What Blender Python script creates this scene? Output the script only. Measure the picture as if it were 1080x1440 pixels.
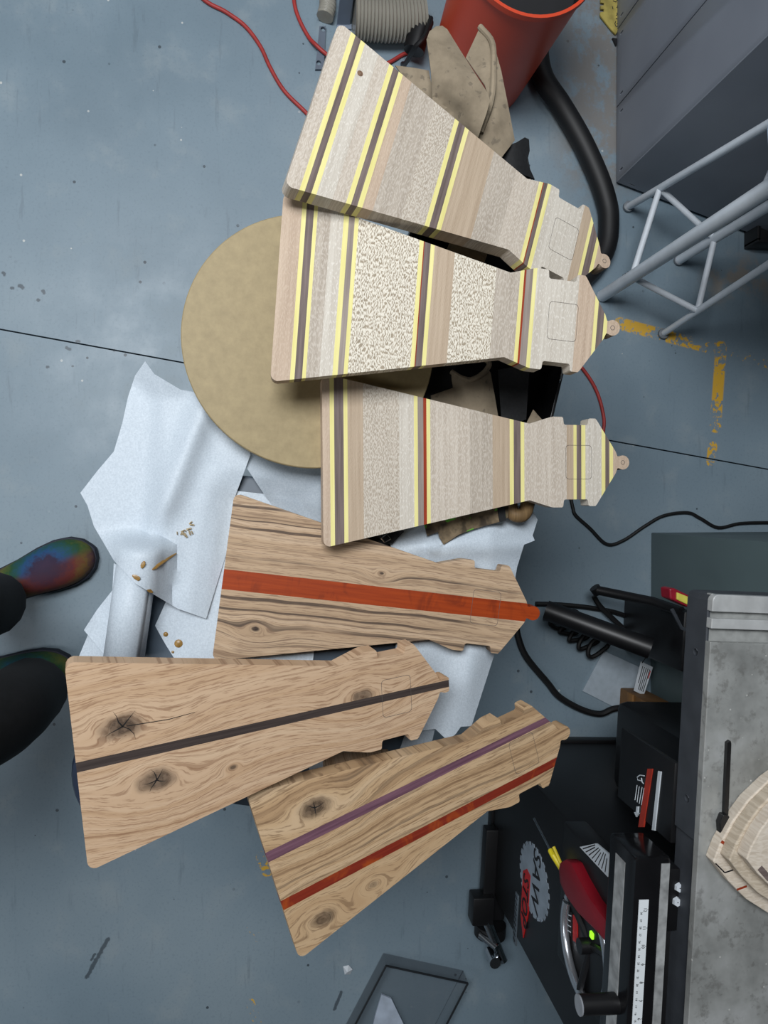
import bpy, bmesh, math, random
from mathutils import Vector, Matrix, noise as mnoise
from mathutils.geometry import delaunay_2d_cdt

random.seed(7)
SC = bpy.context.scene
COL = SC.collection
for o in list(bpy.data.objects):
    bpy.data.objects.remove(o)

# ------------------------------------------------------------------ camera
F, CX, CY = 960.0, 540.0, 720.0          # focal length and centre in photo pixels (1080 x 1440)
NX, NY, H = 400.0, 708.0, 1.72           # pixel straight below the lens, lens height in metres
# the photo was taken in landscape and turned: its "up" is the picture's right
dn = Vector((NY - CY, NX - CX, -F)).normalized()
Zc = -dn
Yc = Vector((0, 1, 0)); Yc = (Yc - Zc * Yc.dot(Zc)).normalized()
Xc = Yc.cross(Zc)
RW = Matrix((Xc, Yc, Zc))                # photo-camera axes -> world
CAM = Vector((0, 0, H))
def ray(x, y): return RW @ Vector((y - CY, x - CX, -F))
def P(x, y, z=0.0):
    d = ray(x, y); return CAM + d * ((z - H) / d.z)
def PPL(x, y, p0, n):
    d = ray(x, y); return CAM + d * ((p0 - CAM).dot(n) / d.dot(n))

cd = bpy.data.cameras.new('camera'); cam = bpy.data.objects.new('camera', cd); COL.objects.link(cam)
right = RW @ Vector((1, 0, 0)); up = RW @ Vector((0, 1, 0)); back = RW @ Vector((0, 0, 1))
# the turned picture: picture right = photo up, picture up = photo left
bx, by = up, -right
cam.matrix_world = Matrix(((bx.x, by.x, back.x, 0), (bx.y, by.y, back.y, 0), (bx.z, by.z, back.z, H), (0, 0, 0, 1)))
cd.sensor_fit = 'VERTICAL'; cd.sensor_height = 36.0; cd.lens = 36.0 * F / 1440.0
cd.clip_start = 0.01; cd.clip_end = 50
SC.camera = cam

# ------------------------------------------------------------------ light
SC.view_settings.view_transform = 'Standard'; SC.view_settings.look = 'None'
SC.view_settings.gamma = 1.0; SC.view_settings.use_curve_mapping = False
SC.view_settings.exposure = 0.0
w = bpy.data.worlds.new('world'); SC.world = w; w.use_nodes = True
w.node_tree.nodes['Background'].inputs[0].default_value = (0.80, 0.90, 1.0, 1)
w.node_tree.nodes['Background'].inputs[1].default_value = 0.02
def area(name, loc, sx, sy, power, col, rot=(0, 0, 0)):
    l = bpy.data.lights.new(name, 'AREA'); l.shape = 'RECTANGLE'; l.size = sx; l.size_y = sy
    l.energy = power; l.color = col
    o = bpy.data.objects.new(name, l); COL.objects.link(o); o.location = loc; o.rotation_euler = rot
    return o
area('ceiling_lamp_offscreen', (-0.90, -0.60, 3.1), 0.9, 1.5, 86, (0.94, 0.97, 1.0))
area('ceiling_lamp_offscreen', (-2.4, 0.9, 3.1), 0.9, 1.5, 10, (0.92, 0.97, 1.0))
area('ceiling_lamp_offscreen', (0.9, -2.5, 3.1), 0.9, 1.5, 25, (0.94, 0.97, 1.0))

# ------------------------------------------------------------------ node helpers
def lin(c):
    return tuple(((v / 255) / 12.92 if v / 255 <= 0.04045 else ((v / 255 + 0.055) / 1.055) ** 2.4) for v in c) + (1.0,)
class NT:
    def __init__(s, name, rough=0.5, metal=0.0):
        s.m = bpy.data.materials.new(name); s.m.use_nodes = True
        s.t = s.m.node_tree; s.b = s.t.nodes['Principled BSDF']
        s.b.inputs['Roughness'].default_value = rough; s.b.inputs['Metallic'].default_value = metal
    def put(s, sock, v):
        if isinstance(v, bpy.types.NodeSocket): s.t.links.new(v, sock)
        elif isinstance(v, (tuple, list)) and len(v) == 3 and sock.type == 'RGBA': sock.default_value = tuple(v) + (1,)
        else: sock.default_value = v
    def node(s, ty, out=0, props=None, **ins):
        n = s.t.nodes.new(ty)
        for k, v in (props or {}).items(): setattr(n, k, v)
        for k, v in ins.items():
            s.put(n.inputs[int(k[1:])] if k[0] == 'i' and k[1:].isdigit() else n.inputs[k], v)
        return n.outputs[out]
    def math(s, op, a, b=0.0, clamp=False):
        return s.node('ShaderNodeMath', 0, dict(operation=op, use_clamp=clamp), i0=a, i1=b)
    def vmath(s, op, a, b=(0, 0, 0), out=0):
        return s.node('ShaderNodeVectorMath', out, dict(operation=op), i0=a, i1=b)
    def coord(s, which='Object'):
        n = s.t.nodes.new('ShaderNodeTexCoord'); return n.outputs[which]
    def sep(s, v):
        n = s.t.nodes.new('ShaderNodeSeparateXYZ'); s.t.links.new(v, n.inputs[0]); return n.outputs
    def comb(s, x=0.0, y=0.0, z=0.0): return s.node('ShaderNodeCombineXYZ', 0, None, i0=x, i1=y, i2=z)
    def scale(s, v, sc): return s.vmath('MULTIPLY', v, sc)
    def noise(s, v, sc=5.0, det=2.0, rough=0.5, dist=0.0):
        return s.node('ShaderNodeTexNoise', 0, None, Vector=v, Scale=sc, Detail=det, Roughness=rough, Distortion=dist)
    def noise1(s, wv, sc=5.0, det=2.0):
        return s.node('ShaderNodeTexNoise', 0, dict(noise_dimensions='1D'), W=wv, Scale=sc, Detail=det)
    def voro(s, v, sc=5.0, out=0): return s.node('ShaderNodeTexVoronoi', out, None, Vector=v, Scale=sc)
    def ramp(s, f, stops, interp='LINEAR'):
        n = s.t.nodes.new('ShaderNodeValToRGB'); n.color_ramp.interpolation = interp
        e = n.color_ramp.elements
        while len(e) < len(stops): e.new(0.5)
        for i, (p, c) in enumerate(stops):
            e[i].position = p; e[i].color = c if len(c) == 4 else tuple(c) + (1,)
        s.t.links.new(f, n.inputs[0]); return n.outputs[0]
    def step(s, f, a, b):
        n = s.t.nodes.new('ShaderNodeMapRange'); n.interpolation_type = 'SMOOTHSTEP'
        s.put(n.inputs[0], f); n.inputs[1].default_value = a; n.inputs[2].default_value = b
        return n.outputs[0]
    def mix(s, f, a, b):
        n = s.t.nodes.new('ShaderNodeMix'); n.data_type = 'RGBA'
        s.put(n.inputs[0], f); s.put(n.inputs[6], a); s.put(n.inputs[7], b); return n.outputs[2]
    def col(s, c): s.put(s.b.inputs['Base Color'], c); return s
    def bump(s, h, strength=0.3, dist=0.002):
        o = s.node('ShaderNodeBump', 0, None, Strength=strength, Distance=dist, Height=h)
        s.t.links.new(o, s.b.inputs['Normal']); return s
def plain(name, c, rough=0.5, metal=0.0, var=0.12, sc=30.0, bump=0.0):
    n = NT(name, rough, metal); v = n.coord()
    f = n.noise(v, sc, 3)
    a = lin(c); d = tuple(x * (1 - var * 1.6) for x in a[:3]) + (1,); u = tuple(min(1, x * (1 + var)) for x in a[:3]) + (1,)
    n.col(n.ramp(f, [(0.3, d), (0.7, u)]))
    if bump: n.bump(f, bump, 0.001)
    return n.m
def seg_dist(n, pos, A, B):
    A = Vector((A.x, A.y, 0)); B = Vector((B.x, B.y, 0)); ba = B - A
    pa = n.vmath('SUBTRACT', pos, tuple(A))
    h = n.math('MULTIPLY', n.vmath('DOT_PRODUCT', pa, tuple(ba), out=1), 1 / ba.dot(ba), clamp=True)
    sc = n.t.nodes.new('ShaderNodeVectorMath'); sc.operation = 'SCALE'; sc.inputs[0].default_value = tuple(ba); n.t.links.new(h, sc.inputs['Scale'])
    return n.vmath('LENGTH', n.vmath('SUBTRACT', pa, sc.outputs[0]), out=1)

# ------------------------------------------------------------------ mesh helpers
def link(name, me, mat=None, parent=None):
    o = bpy.data.objects.new(name, me); COL.objects.link(o)
    if mat is not None and me is not None and not me.materials: me.materials.append(mat)
    if parent is not None: o.parent = parent
    return o
def mk(name, vs, fs, mat, parent=None, smooth=False, bevel=0.0, seg=2):
    bm = bmesh.new()
    bv = [bm.verts.new(v) for v in vs]
    for f in fs:
        try: bm.faces.new([bv[i] for i in f])
        except ValueError: pass
    return fin(name, bm, mat, parent, smooth, bevel, seg)
def fin(name, bm, mat, parent=None, smooth=False, bevel=0.0, seg=2):
    bmesh.ops.recalc_face_normals(bm, faces=bm.faces[:])
    if bevel:
        es = [e for e in bm.edges if len(e.link_faces) == 2 and e.calc_face_angle(0) > 0.5]
        bmesh.ops.bevel(bm, geom=es, offset=bevel, segments=seg, affect='EDGES', profile=0.5, clamp_overlap=True)
    me = bpy.data.meshes.new(name); bm.to_mesh(me); bm.free()
    if smooth:
        for p in me.polygons: p.use_smooth = True
        try: me.set_sharp_from_angle(angle=math.radians(40))
        except Exception: pass
    return link(name, me, mat, parent)
def prism(name, poly, z0, z1, mat, parent=None, fr=None, bevel=0.0, smooth=False):
    """poly: 2D points; fr maps (u, v, w) to 3D (default identity)."""
    fr = fr or (lambda u, v, w: (u, v, w))
    n = len(poly)
    vs = [fr(u, v, z0) for u, v in poly] + [fr(u, v, z1) for u, v in poly]
    fs = [list(range(n))[::-1], list(range(n, 2 * n))] + [[i, (i + 1) % n, n + (i + 1) % n, n + i] for i in range(n)]
    return mk(name, vs, fs, mat, parent, smooth, bevel)
def box(name, x0, x1, y0, y1, z0, z1, mat, parent=None, bevel=0.0):
    return prism(name, [(x0, y0), (x1, y0), (x1, y1), (x0, y1)], z0, z1, mat, parent, None, bevel, bevel > 0)
def spline(pts, k=8):
    pts = [Vector(p) for p in pts]; out = []
    q = [pts[0] * 2 - pts[1]] + pts + [pts[-1] * 2 - pts[-2]]
    for i in range(1, len(q) - 2):
        a, b, c, d = q[i - 1:i + 3]
        for j in range(k):
            t = j / k
            out.append(0.5 * ((2 * b) + (c - a) * t + (2 * a - 5 * b + 4 * c - d) * t * t + (3 * b - a - 3 * c + d) * t ** 3))
    out.append(pts[-1]); return out
def tube_bm(bm, pts, rad, n=10, cap=True):
    pts = [Vector(p) for p in pts]; rings = []
    ref = Vector((0, 0, 1))
    for i, p in enumerate(pts):
        t = (pts[min(i + 1, len(pts) - 1)] - pts[max(i - 1, 0)]).normalized()
        a = ref - t * ref.dot(t)
        if a.length < 0.05: a = Vector((1, 0, 0)) - t * t.x
        a.normalize(); b = t.cross(a); ref = a if abs(t.z) > 0.5 else Vector((0, 0, 1))
        r = rad(i / max(1, len(pts) - 1)) if callable(rad) else rad
        rings.append([bm.verts.new(p + a * r * math.cos(2 * math.pi * k / n) + b * r * math.sin(2 * math.pi * k / n)) for k in range(n)])
    for i in range(len(rings) - 1):
        for k in range(n):
            bm.faces.new([rings[i][k], rings[i][(k + 1) % n], rings[i + 1][(k + 1) % n], rings[i + 1][k]])
    if cap:
        bm.faces.new(rings[0][::-1]); bm.faces.new(rings[-1])
def tube(name, pts, rad, mat, parent=None, n=10, cap=True):
    bm = bmesh.new(); tube_bm(bm, pts, rad, n, cap)
    return fin(name, bm, mat, parent, True)
def lathe(name, prof, loc, mat, parent=None, n=40, close=False):
    bm = bmesh.new(); rings = []
    for r, z in prof:
        rings.append([bm.verts.new((loc[0] + r * math.cos(2 * math.pi * k / n), loc[1] + r * math.sin(2 * math.pi * k / n), loc[2] + z)) for k in range(n)])
    for i in range(len(rings) - 1):
        for k in range(n): bm.faces.new([rings[i][k], rings[i][(k + 1) % n], rings[i + 1][(k + 1) % n], rings[i + 1][k]])
    if close:
        bm.faces.new(rings[0][::-1]); bm.faces.new(rings[-1])
    return fin(name, bm, mat, parent, True)
def inside(x, y, poly):
    c = False; j = len(poly) - 1
    for i in range(len(poly)):
        xi, yi = poly[i]; xj, yj = poly[j]
        if (yi > y) != (yj > y) and x < (xj - xi) * (y - yi) / (yj - yi) + xi: c = not c
        j = i
    return c
def sheet(name, poly, zf, mat, parent=None, step=9.0, thick=0.0006, edge=None):
    """thin sheet from an outline given in photo pixels, zf(x, y) = height in metres."""
    pts = []; n = len(poly)
    for i in range(n):
        a = Vector(poly[i]); b = Vector(poly[(i + 1) % n]); k = max(1, int((b - a).length / (edge or step)))
        for j in range(k): pts.append(a.lerp(b, j / k))
    ne = len(pts); eds = [(i, (i + 1) % ne) for i in range(ne)]
    outl = [(p.x, p.y) for p in pts]
    x0 = min(p.x for p in pts); x1 = max(p.x for p in pts); y0 = min(p.y for p in pts); y1 = max(p.y for p in pts)
    x = x0 + step * .5; row = 0
    while x < x1:
        y = y0 + step * (.25 if row % 2 else .75)
        while y < y1:
            if inside(x, y, outl) and min((Vector((x, y)) - p).length for p in pts) > step * .45: pts.append(Vector((x, y)))
            y += step
        x += step * .87; row += 1
    V, E_, Fc = delaunay_2d_cdt(pts, eds, [], 1, 1e-4)[:3]
    top = [P(v.x, v.y, zf(v.x, v.y)) for v in V]; dn_ = Vector((0, 0, -max(thick, .0004))); k = len(top)
    cnt = {}
    for f in Fc:
        for a in range(len(f)):
            e = (f[a], f[(a + 1) % len(f)]); cnt[tuple(sorted(e))] = cnt.get(tuple(sorted(e)), 0) + 1
    vs = top + [p + dn_ for p in top]; fs = [list(f) for f in Fc] + [[q + k for q in f][::-1] for f in Fc]
    for (a, b), c in cnt.items():                      # rim faces have vertices of their own so that the sheet shades smoothly
        if c == 1:
            m_ = len(vs); vs += [top[a], top[b], top[b] + dn_, top[a] + dn_]; fs.append([m_, m_ + 1, m_ + 2, m_ + 3])
    o = mk(name, vs, fs, mat, parent, True)
    for p in o.data.polygons: p.use_smooth = True
    return o
def bore(o, cutter):
    """cut a hole into o; both meshes are in the same local space"""
    t = bpy.data.objects.new('bore_work', o.data); COL.objects.link(t); cutter.parent = None
    m = t.modifiers.new('bore', 'BOOLEAN'); m.operation = 'DIFFERENCE'; m.object = cutter; m.solver = 'EXACT'
    dg = bpy.context.evaluated_depsgraph_get(); dg.update()
    me = bpy.data.meshes.new_from_object(t.evaluated_get(dg))
    bpy.data.objects.remove(t); bpy.data.objects.remove(cutter)
    me.materials.clear(); me.materials.append(o.data.materials[0])
    for p in me.polygons: p.material_index = 0
    o.data = me; return o
def tag(o, label, cat, group=None, kind=None):
    o['label'] = label; o['category'] = cat
    if group: o['group'] = group
    if kind: o['kind'] = kind
    return o
def thing(name, label, cat, loc=(0, 0, 0), group=None):
    o = bpy.data.objects.new(name, None); COL.objects.link(o); o.location = loc; o.empty_display_size = 0.05
    return tag(o, label, cat, group)
def struct(o): o['kind'] = 'structure'; return o
def fbm(x, y, s): return mnoise.noise(Vector((x / s, y / s, 3.7)))
def text_mesh(name, body, size, mat, parent, M, depth=0.0004, align='CENTER', shear=0.0):
    cu = bpy.data.curves.new(name, 'FONT'); cu.body = body; cu.size = size; cu.extrude = depth; cu.align_x = align; cu.align_y = 'CENTER'; cu.shear = shear
    cu.resolution_u = 3
    t = bpy.data.objects.new(name, cu); COL.objects.link(t)
    dg = bpy.context.evaluated_depsgraph_get(); dg.update()
    me = bpy.data.meshes.new_from_object(t.evaluated_get(dg)); bpy.data.objects.remove(t)
    me.transform(M); me.materials.clear()
    return link(name, me, mat, parent)

# ------------------------------------------------------------------ materials
black = plain('black_plastic', (20, 20, 22), 0.42)
black_sheet = plain('black_powder_coat', (18, 18, 20), 0.45)
nylon = plain('black_nylon', (16, 17, 20), 0.8, var=0.3, sc=200, bump=0.3)
chrome = plain('chrome', (205, 208, 212), 0.16, 1.0, 0.05)
alu = plain('aluminium_tube', (226, 233, 240), 0.35, 0.1, 0.04)
steel_dark = plain('dark_painted_casting', (62, 66, 72), 0.55)
white_label = plain('white_label', (205, 212, 218), 0.5, var=0.04)
ink = plain('black_ink', (18, 18, 22), 0.6)
red_ink = plain('red_ink', (190, 30, 30), 0.5)
rubber = plain('black_rubber', (14, 14, 16), 0.55)
red_hose = plain('red_rubber_hose', (165, 52, 48), 0.5)
grey_sheet = plain('grey_card', (168, 180, 190), 0.6, var=0.06, sc=60)

def floor_mat():
    n = NT('painted_concrete', 0.42); v = n.coord()
    big = n.noise(v, 1.3, 4, 0.55); med = n.noise(v, 9, 5, 0.6); fine = n.noise(v, 160, 3, 0.6)
    c = n.ramp(big, [(0.32, lin((112, 130, 142))), (0.5, lin((124, 142, 154))), (0.68, lin((136, 152, 162)))])
    c = n.mix(n.math('MULTIPLY', n.step(med, 0.52, 0.72), 0.35), c, lin((150, 160, 164)))
    c = n.mix(n.math('MULTIPLY', n.step(fine, 0.52, 0.7), 0.25), c, lin((96, 112, 123)))
    # scuffs and dark specks
    str_ = n.noise(n.scale(v, (3, 26, 1)), 1.6, 5, 0.65)
    c = n.mix(n.math('MULTIPLY', n.step(str_, 0.60, 0.70), 0.30), c, lin((88, 102, 112)))
    sp = n.voro(v, 26); spn = n.noise(v, 7, 2)
    m = n.math('MULTIPLY', n.math('LESS_THAN', sp, 0.10), n.step(spn, 0.54, 0.62))
    c = n.mix(n.math('MULTIPLY', m, 0.8), c, lin((44, 52, 60)))
    sp2 = n.voro(n.vmath('ADD', v, (3.3, 1.7, 0)), 17); m2 = n.math('MULTIPLY', n.math('LESS_THAN', sp2, 0.05), n.step(n.noise(v, 4, 1), 0.5, 0.56))
    c = n.mix(m2, c, lin((188, 192, 190)))
    # bare, brownish worn strip along the foot of the steel cabinet
    d = seg_dist(n, v, P(846, -60), P(842, 215))
    dm = n.math('MULTIPLY', n.math('SUBTRACT', 1.0, n.step(d, 0.04, 0.17)), n.step(n.noise(v, 16, 7, 0.7), 0.38, 0.54))
    c = n.mix(n.math('MULTIPLY', dm, 0.75), c, lin((128, 120, 112)))
    d = seg_dist(n, v, P(1020, 395), P(1090, 385))
    dm = n.math('MULTIPLY', n.math('SUBTRACT', 1.0, n.step(d, 0.01, 0.10)), n.step(n.noise(v, 14, 6, 0.65), 0.45, 0.62))
    c = n.mix(n.math('MULTIPLY', dm, 0.8), c, lin((150, 140, 128)))
    for A, B, wd in (((122, 1374), (152, 1320), .006), ((128, 1350), (133, 1342), .004), ((28, 402), (32, 404), .006), ((16, 405), (19, 405), .004), ((60, 409), (62, 412), .005), ((53, 422), (54, 422), .005),
                     ((94, 489), (98, 491), .005), ((108, 480), (111, 480), .004), ((66, 516), (68, 516), .004), ((102, 515), (103, 515), .003), ((5, 384), (6, 386), .005), ((480, 1395), (470, 1420), .005)):
        d = seg_dist(n, v, P(*A), P(*B)); d = n.math('ADD', d, n.math('MULTIPLY', n.math('SUBTRACT', n.noise(v, 130, 3), .5), wd * 1.6))
        c = n.mix(n.math('MULTIPLY', n.math('SUBTRACT', 1.0, n.step(d, wd * .5, wd)), .75), c, lin((52, 60, 68)))
    # worn yellow marking paint
    wear = n.noise(v, 60, 5, 0.7); wear2 = n.noise(v, 11, 3, 0.5)
    wr = n.math('ADD', n.math('MULTIPLY', wear, 0.6), n.math('MULTIPLY', wear2, 0.4))
    for A, B, wd, lo in (((872, 455), (1010, 492), .019, .50), ((1010, 492), (1090, 512), .019, .525), ((1014, 488), (1006, 600), .019, .455),
                         ((1002, 628), (1000, 650), .016, .50), ((368, 1205), (376, 1225), .016, .50), ((352, 1300), (366, 1320), .014, .54), ((352, 1410), (362, 1440), .012, .53)):
        d = seg_dist(n, v, P(*A), P(*B))
        mm = n.math('MULTIPLY', n.math('SUBTRACT', 1.0, n.step(d, wd * .75, wd)), n.step(wr, lo, lo + .03))
        c = n.mix(n.math('MULTIPLY', mm, 0.9), c, lin((222, 172, 34)))
    n.col(c); n.bump(n.noise(v, 60, 4), 0.08, 0.002)
    n.put(n.b.inputs['Roughness'], n.ramp(med, [(0.3, (.36,) * 3), (0.7, (.55,) * 3)]))
    return n.m
FLOOR = floor_mat()

def lace(name, c0, c1, fleck, amt=0.5, lo=0.55, sc=1.0, seed=0.0):
    """quarter-sawn pale wood: grain runs across the board (local y), small ray flecks."""
    n = NT('sycamore_' + name, 0.6); n.b.inputs['Specular IOR Level'].default_value = .25; v = n.vmath('ADD', n.coord(), (seed, seed * .7, 0)); s = n.sep(v)
    g = n.noise(n.comb(n.math('MULTIPLY', s[0], 210), n.math('MULTIPLY', s[1], 5), 0.0), 1.0, 4, 0.6)
    c = n.ramp(g, [(0.3, lin(c0)), (0.7, lin(c1))])
    wob = n.math('MULTIPLY', n.noise(v, 40, 2), .012)
    f = n.noise(n.comb(n.math('MULTIPLY', n.math('ADD', s[0], wob), 640 * sc), n.math('MULTIPLY', n.math('ADD', s[1], wob), 190 * sc), 0.0), 1.0, 1, 0.4)
    m = n.math('MULTIPLY', n.step(f, lo - .05, lo + .05), amt)
    c = n.mix(m, c, lin(fleck)); n.col(c); n.bump(f, 0.4, 0.0008)
    return n.m
def wood(name, c0, c1, along='x', sc=160.0, rough=0.6, band=0.0, bc=None):
    n = NT(name, rough); n.b.inputs['Specular IOR Level'].default_value = .22; v = n.coord(); s = n.sep(v)
    a, b = (s[1], s[0]) if along == 'x' else (s[0], s[1])
    g = n.noise(n.comb(n.math('MULTIPLY', a, sc * 2), n.math('MULTIPLY', b, 9), 0.0), 1.0, 4, 0.6)
    c = n.ramp(g, [(0.3, lin(c0)), (0.7, lin(c1))])
    if band:
        g2 = n.noise(n.comb(n.math('MULTIPLY', a, 14), n.math('MULTIPLY', b, 24), 0.0), 1.0, 3, 0.6, 1.2)
        c = n.mix(n.math('MULTIPLY', n.step(g2, 0.5, 0.68), band), c, lin(bc))
    n.col(c); n.bump(g, 0.1, 0.0005)
    return n.m
def oak(name, cols, knots, freq=70.0, warp=0.02, streak=0.0, seed=0.0):
    n = NT('oak_' + name, 0.6); n.b.inputs['Specular IOR Level'].default_value = .2; v = n.coord(); s = n.sep(v)
    vs = n.vmath('ADD', v, (seed, seed, seed))
    d = n.math('SUBTRACT', n.noise(n.scale(vs, (3.2, 9, 1)), 1.0, 3, 0.55), 0.5)
    ph = n.math('ADD', s[1], n.math('MULTIPLY', d, warp))
    core = None
    for (ks, kt, R, K, dark) in knots:
        dx = n.math('MULTIPLY', n.math('SUBTRACT', s[0], ks), 0.62); dy = n.math('SUBTRACT', s[1], kt)
        r0 = n.math('SQRT', n.math('ADD', n.math('MULTIPLY', dx, dx), n.math('MULTIPLY', dy, dy)))
        r = n.math('ADD', r0, n.math('MULTIPLY', n.math('SUBTRACT', n.noise(vs, 60, 3), 0.5), K * 0.8))
        q = n.math('MULTIPLY', r, 1 / R)
        wgt = n.math('POWER', 2.71828, n.math('MULTIPLY', n.math('MULTIPLY', q, q), -1.0))
        side = n.math('ADD', n.math('MULTIPLY', r, 0.9), kt)
        ph = n.math('ADD', n.math('MULTIPLY', ph, n.math('SUBTRACT', 1.0, wgt)), n.math('MULTIPLY', side, wgt))
        kk = n.math('MULTIPLY', n.math('SUBTRACT', 1.0, n.step(r, K * .45, K * 1.5)), dark)
        core = kk if core is None else n.math('MAXIMUM', core, kk)
    g = n.noise1(n.math('ADD', ph, 2.0 + seed), freq, 4)
    fine = n.noise(n.comb(n.math('MULTIPLY', s[0], 34), n.math('MULTIPLY', ph, 620), 0.0), 1.0, 3, 0.6)
    c = n.ramp(g, [(0.20, lin(cols[2])), (0.38, lin(cols[1])), (0.55, lin(cols[0])), (0.75, lin(cols[3]))])
    lines = n.noise1(n.math('ADD', ph, 5.0 + seed), freq * 3.2, 2)
    brk = n.noise(n.scale(vs, (16, 60, 1)), 1.0, 2)
    c = n.mix(n.math('MULTIPLY', n.math('MULTIPLY', n.step(lines, 0.56, 0.64), n.step(brk, .40, .56)), 0.55), c, lin(cols[2]))
    if streak:
        g2 = n.noise1(n.math('ADD', ph, 7.0 + seed), freq * 1.6, 6)
        reg = n.noise(n.scale(vs, (5, 14, 1)), 1.0, 2)
        c = n.mix(n.math('MULTIPLY', n.math('MULTIPLY', n.step(g2, 0.52, 0.62), n.step(reg, 0.38, 0.54)), streak), c, lin((84, 70, 60)))
    c = n.mix(n.math('MULTIPLY', n.step(fine, 0.52, 0.62), 0.62), c, lin(cols[2]))
    if core is not None:
        kc = n.mix(n.step(n.noise(vs, 130, 4), 0.45, 0.6), lin((58, 48, 42)), lin((96, 80, 68)))
        c = n.mix(core, c, kc)
    n.col(c); n.bump(fine, 0.15, 0.0005)
    return n.m

# ------------------------------------------------------------------ the setting
sA, sB = P(0, 463), P(1080, 660)
sd = (sB - sA).normalized(); sn = Vector((-sd.y, sd.x, 0))          # sn points to -X side of the joint
floor = box('floor', -6, 6, -6, 6, -0.12, -0.05, plain('joint_dirt', (74, 70, 66), 0.9)); struct(floor); floor['label'] = 'blue-grey painted concrete floor with worn yellow marking lines'
def half(sgn):
    o = sA + sn * (0.0018 * sgn)
    return [(o - sd * 6), (o + sd * 8), (o + sd * 8 + sn * sgn * 6), (o - sd * 6 + sn * sgn * 6)]
for sgn in (1, -1):
    prism('slab', [(p.x, p.y) for p in half(sgn)], -0.049, 0.0, FLOOR, floor)

wpaint = plain('wall_paint', (120, 124, 126), .8, var=.04, sc=3)
for nm, a in (('wall_back', (-3.6, 3.6, 2.9, 3.0, 0, 3.4)), ('wall_left', (-3.7, -3.6, -3.6, 3.0, 0, 3.4)), ('wall_right', (3.6, 3.7, -3.6, 3.0, 0, 3.4)), ('wall_front', (-3.6, 3.6, -3.7, -3.6, 0, 3.4))):
    struct(box(nm, *a, wpaint))['label'] = 'plain painted workshop wall'

# ------------------------------------------------------------------ grey steel cabinet (top right of the picture)
cab_n = NT('grey_cabinet_paint', 0.42); _v = cab_n.coord()
cab_n.col(cab_n.ramp(cab_n.noise(_v, 3, 3), [(0.3, lin((118, 124, 134))), (0.7, lin((134, 140, 150)))])); cab_paint = cab_n.m
Yw = P(866, 150).y
cab = thing('steel_cabinet', 'tall grey steel cabinet with narrow panels and foot slots, behind the black hose', 'cabinet', (P(863, 260).x, Yw, 0))
x0 = P(863, 258).x; x1 = x0 - 1.25
seamx = [x0, P(868, 153).x, P(870, 45).x]
while seamx[-1] - 0.19 > x1: seamx.append(seamx[-1] - 0.19)
cl = cab.location.copy()
def cshift(o): o.location = -cl; return o
for i in range(len(seamx) - 1):
    a, b = seamx[i + 1] + 0.0012, seamx[i] - 0.0012
    pn = cshift(box('panel', a, b, Yw - 0.001, Yw + 0.018, 0.006, 1.85, cab_paint, cab, 0.0012))
    for q in (a + 0.022, b - 0.022):
        bore(pn, box('cutter', q - 0.002, q + 0.002, Yw - 0.01, Yw + 0.015, 0.024, 0.040, cab_paint))
        box('slot', q - 0.0021, q + 0.0021, Yw + 0.0145, Yw + 0.0165, 0.0239, 0.0401, cab_paint, pn)
    # the slot children inherit the panel's shift
sp0, sp1 = P(863, 262), P(1010, 318)
sdv = (sp1 - sp0).normalized()
body = [(x0 - 0.002, Yw + 0.018), (x0 + sdv.x * .55, Yw + .018 + sdv.y * .55), (x1, Yw + .018 + sdv.y * .55), (x1, Yw + 0.018)]
cshift(prism('body', body, 0.0, 1.83, cab_paint, cab))
side_n = Vector((sdv.y, -sdv.x, 0))
def sfr(u, v, w): q = Vector((x0 - .004, Yw - .001, 0)) + sdv * u + side_n * w; return (q.x, q.y, v)
side_p = cshift(prism('side_panel', [(0.0, .012), (.54, .012), (.54, 1.83), (0.0, 1.83)], 0.001, 0.006, cab_paint, cab, sfr))
sq = [(.03, .022), (.046, .022), (.046, .026), (.03, .026)]
bore(side_p, prism('cutter', sq, -0.002, 0.02, cab_paint, None, sfr))
cshift(prism('slot', sq, 0.0, 0.0012, cab_paint, cab, sfr))

# dark green-grey cabinet behind the saw
Yg = P(915, 790).y
gc = thing('tool_cabinet', 'dark green-grey steel cabinet standing behind the table saw', 'cabinet', (P(915, 750).x, Yg, 0))
gmat = plain('dark_green_grey_paint', (92, 108, 110), 0.5, var=.05, sc=5)
gx = P(915, 749).x - gc.location.x
box('body', gx, gx + 1.3, 0.0, 0.5, 0.002, 0.66, gmat, gc, 0.002)
box('plinth', gx + .01, gx + 1.29, 0.006, 0.49, -0.0, 0.002, black, gc)

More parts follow.
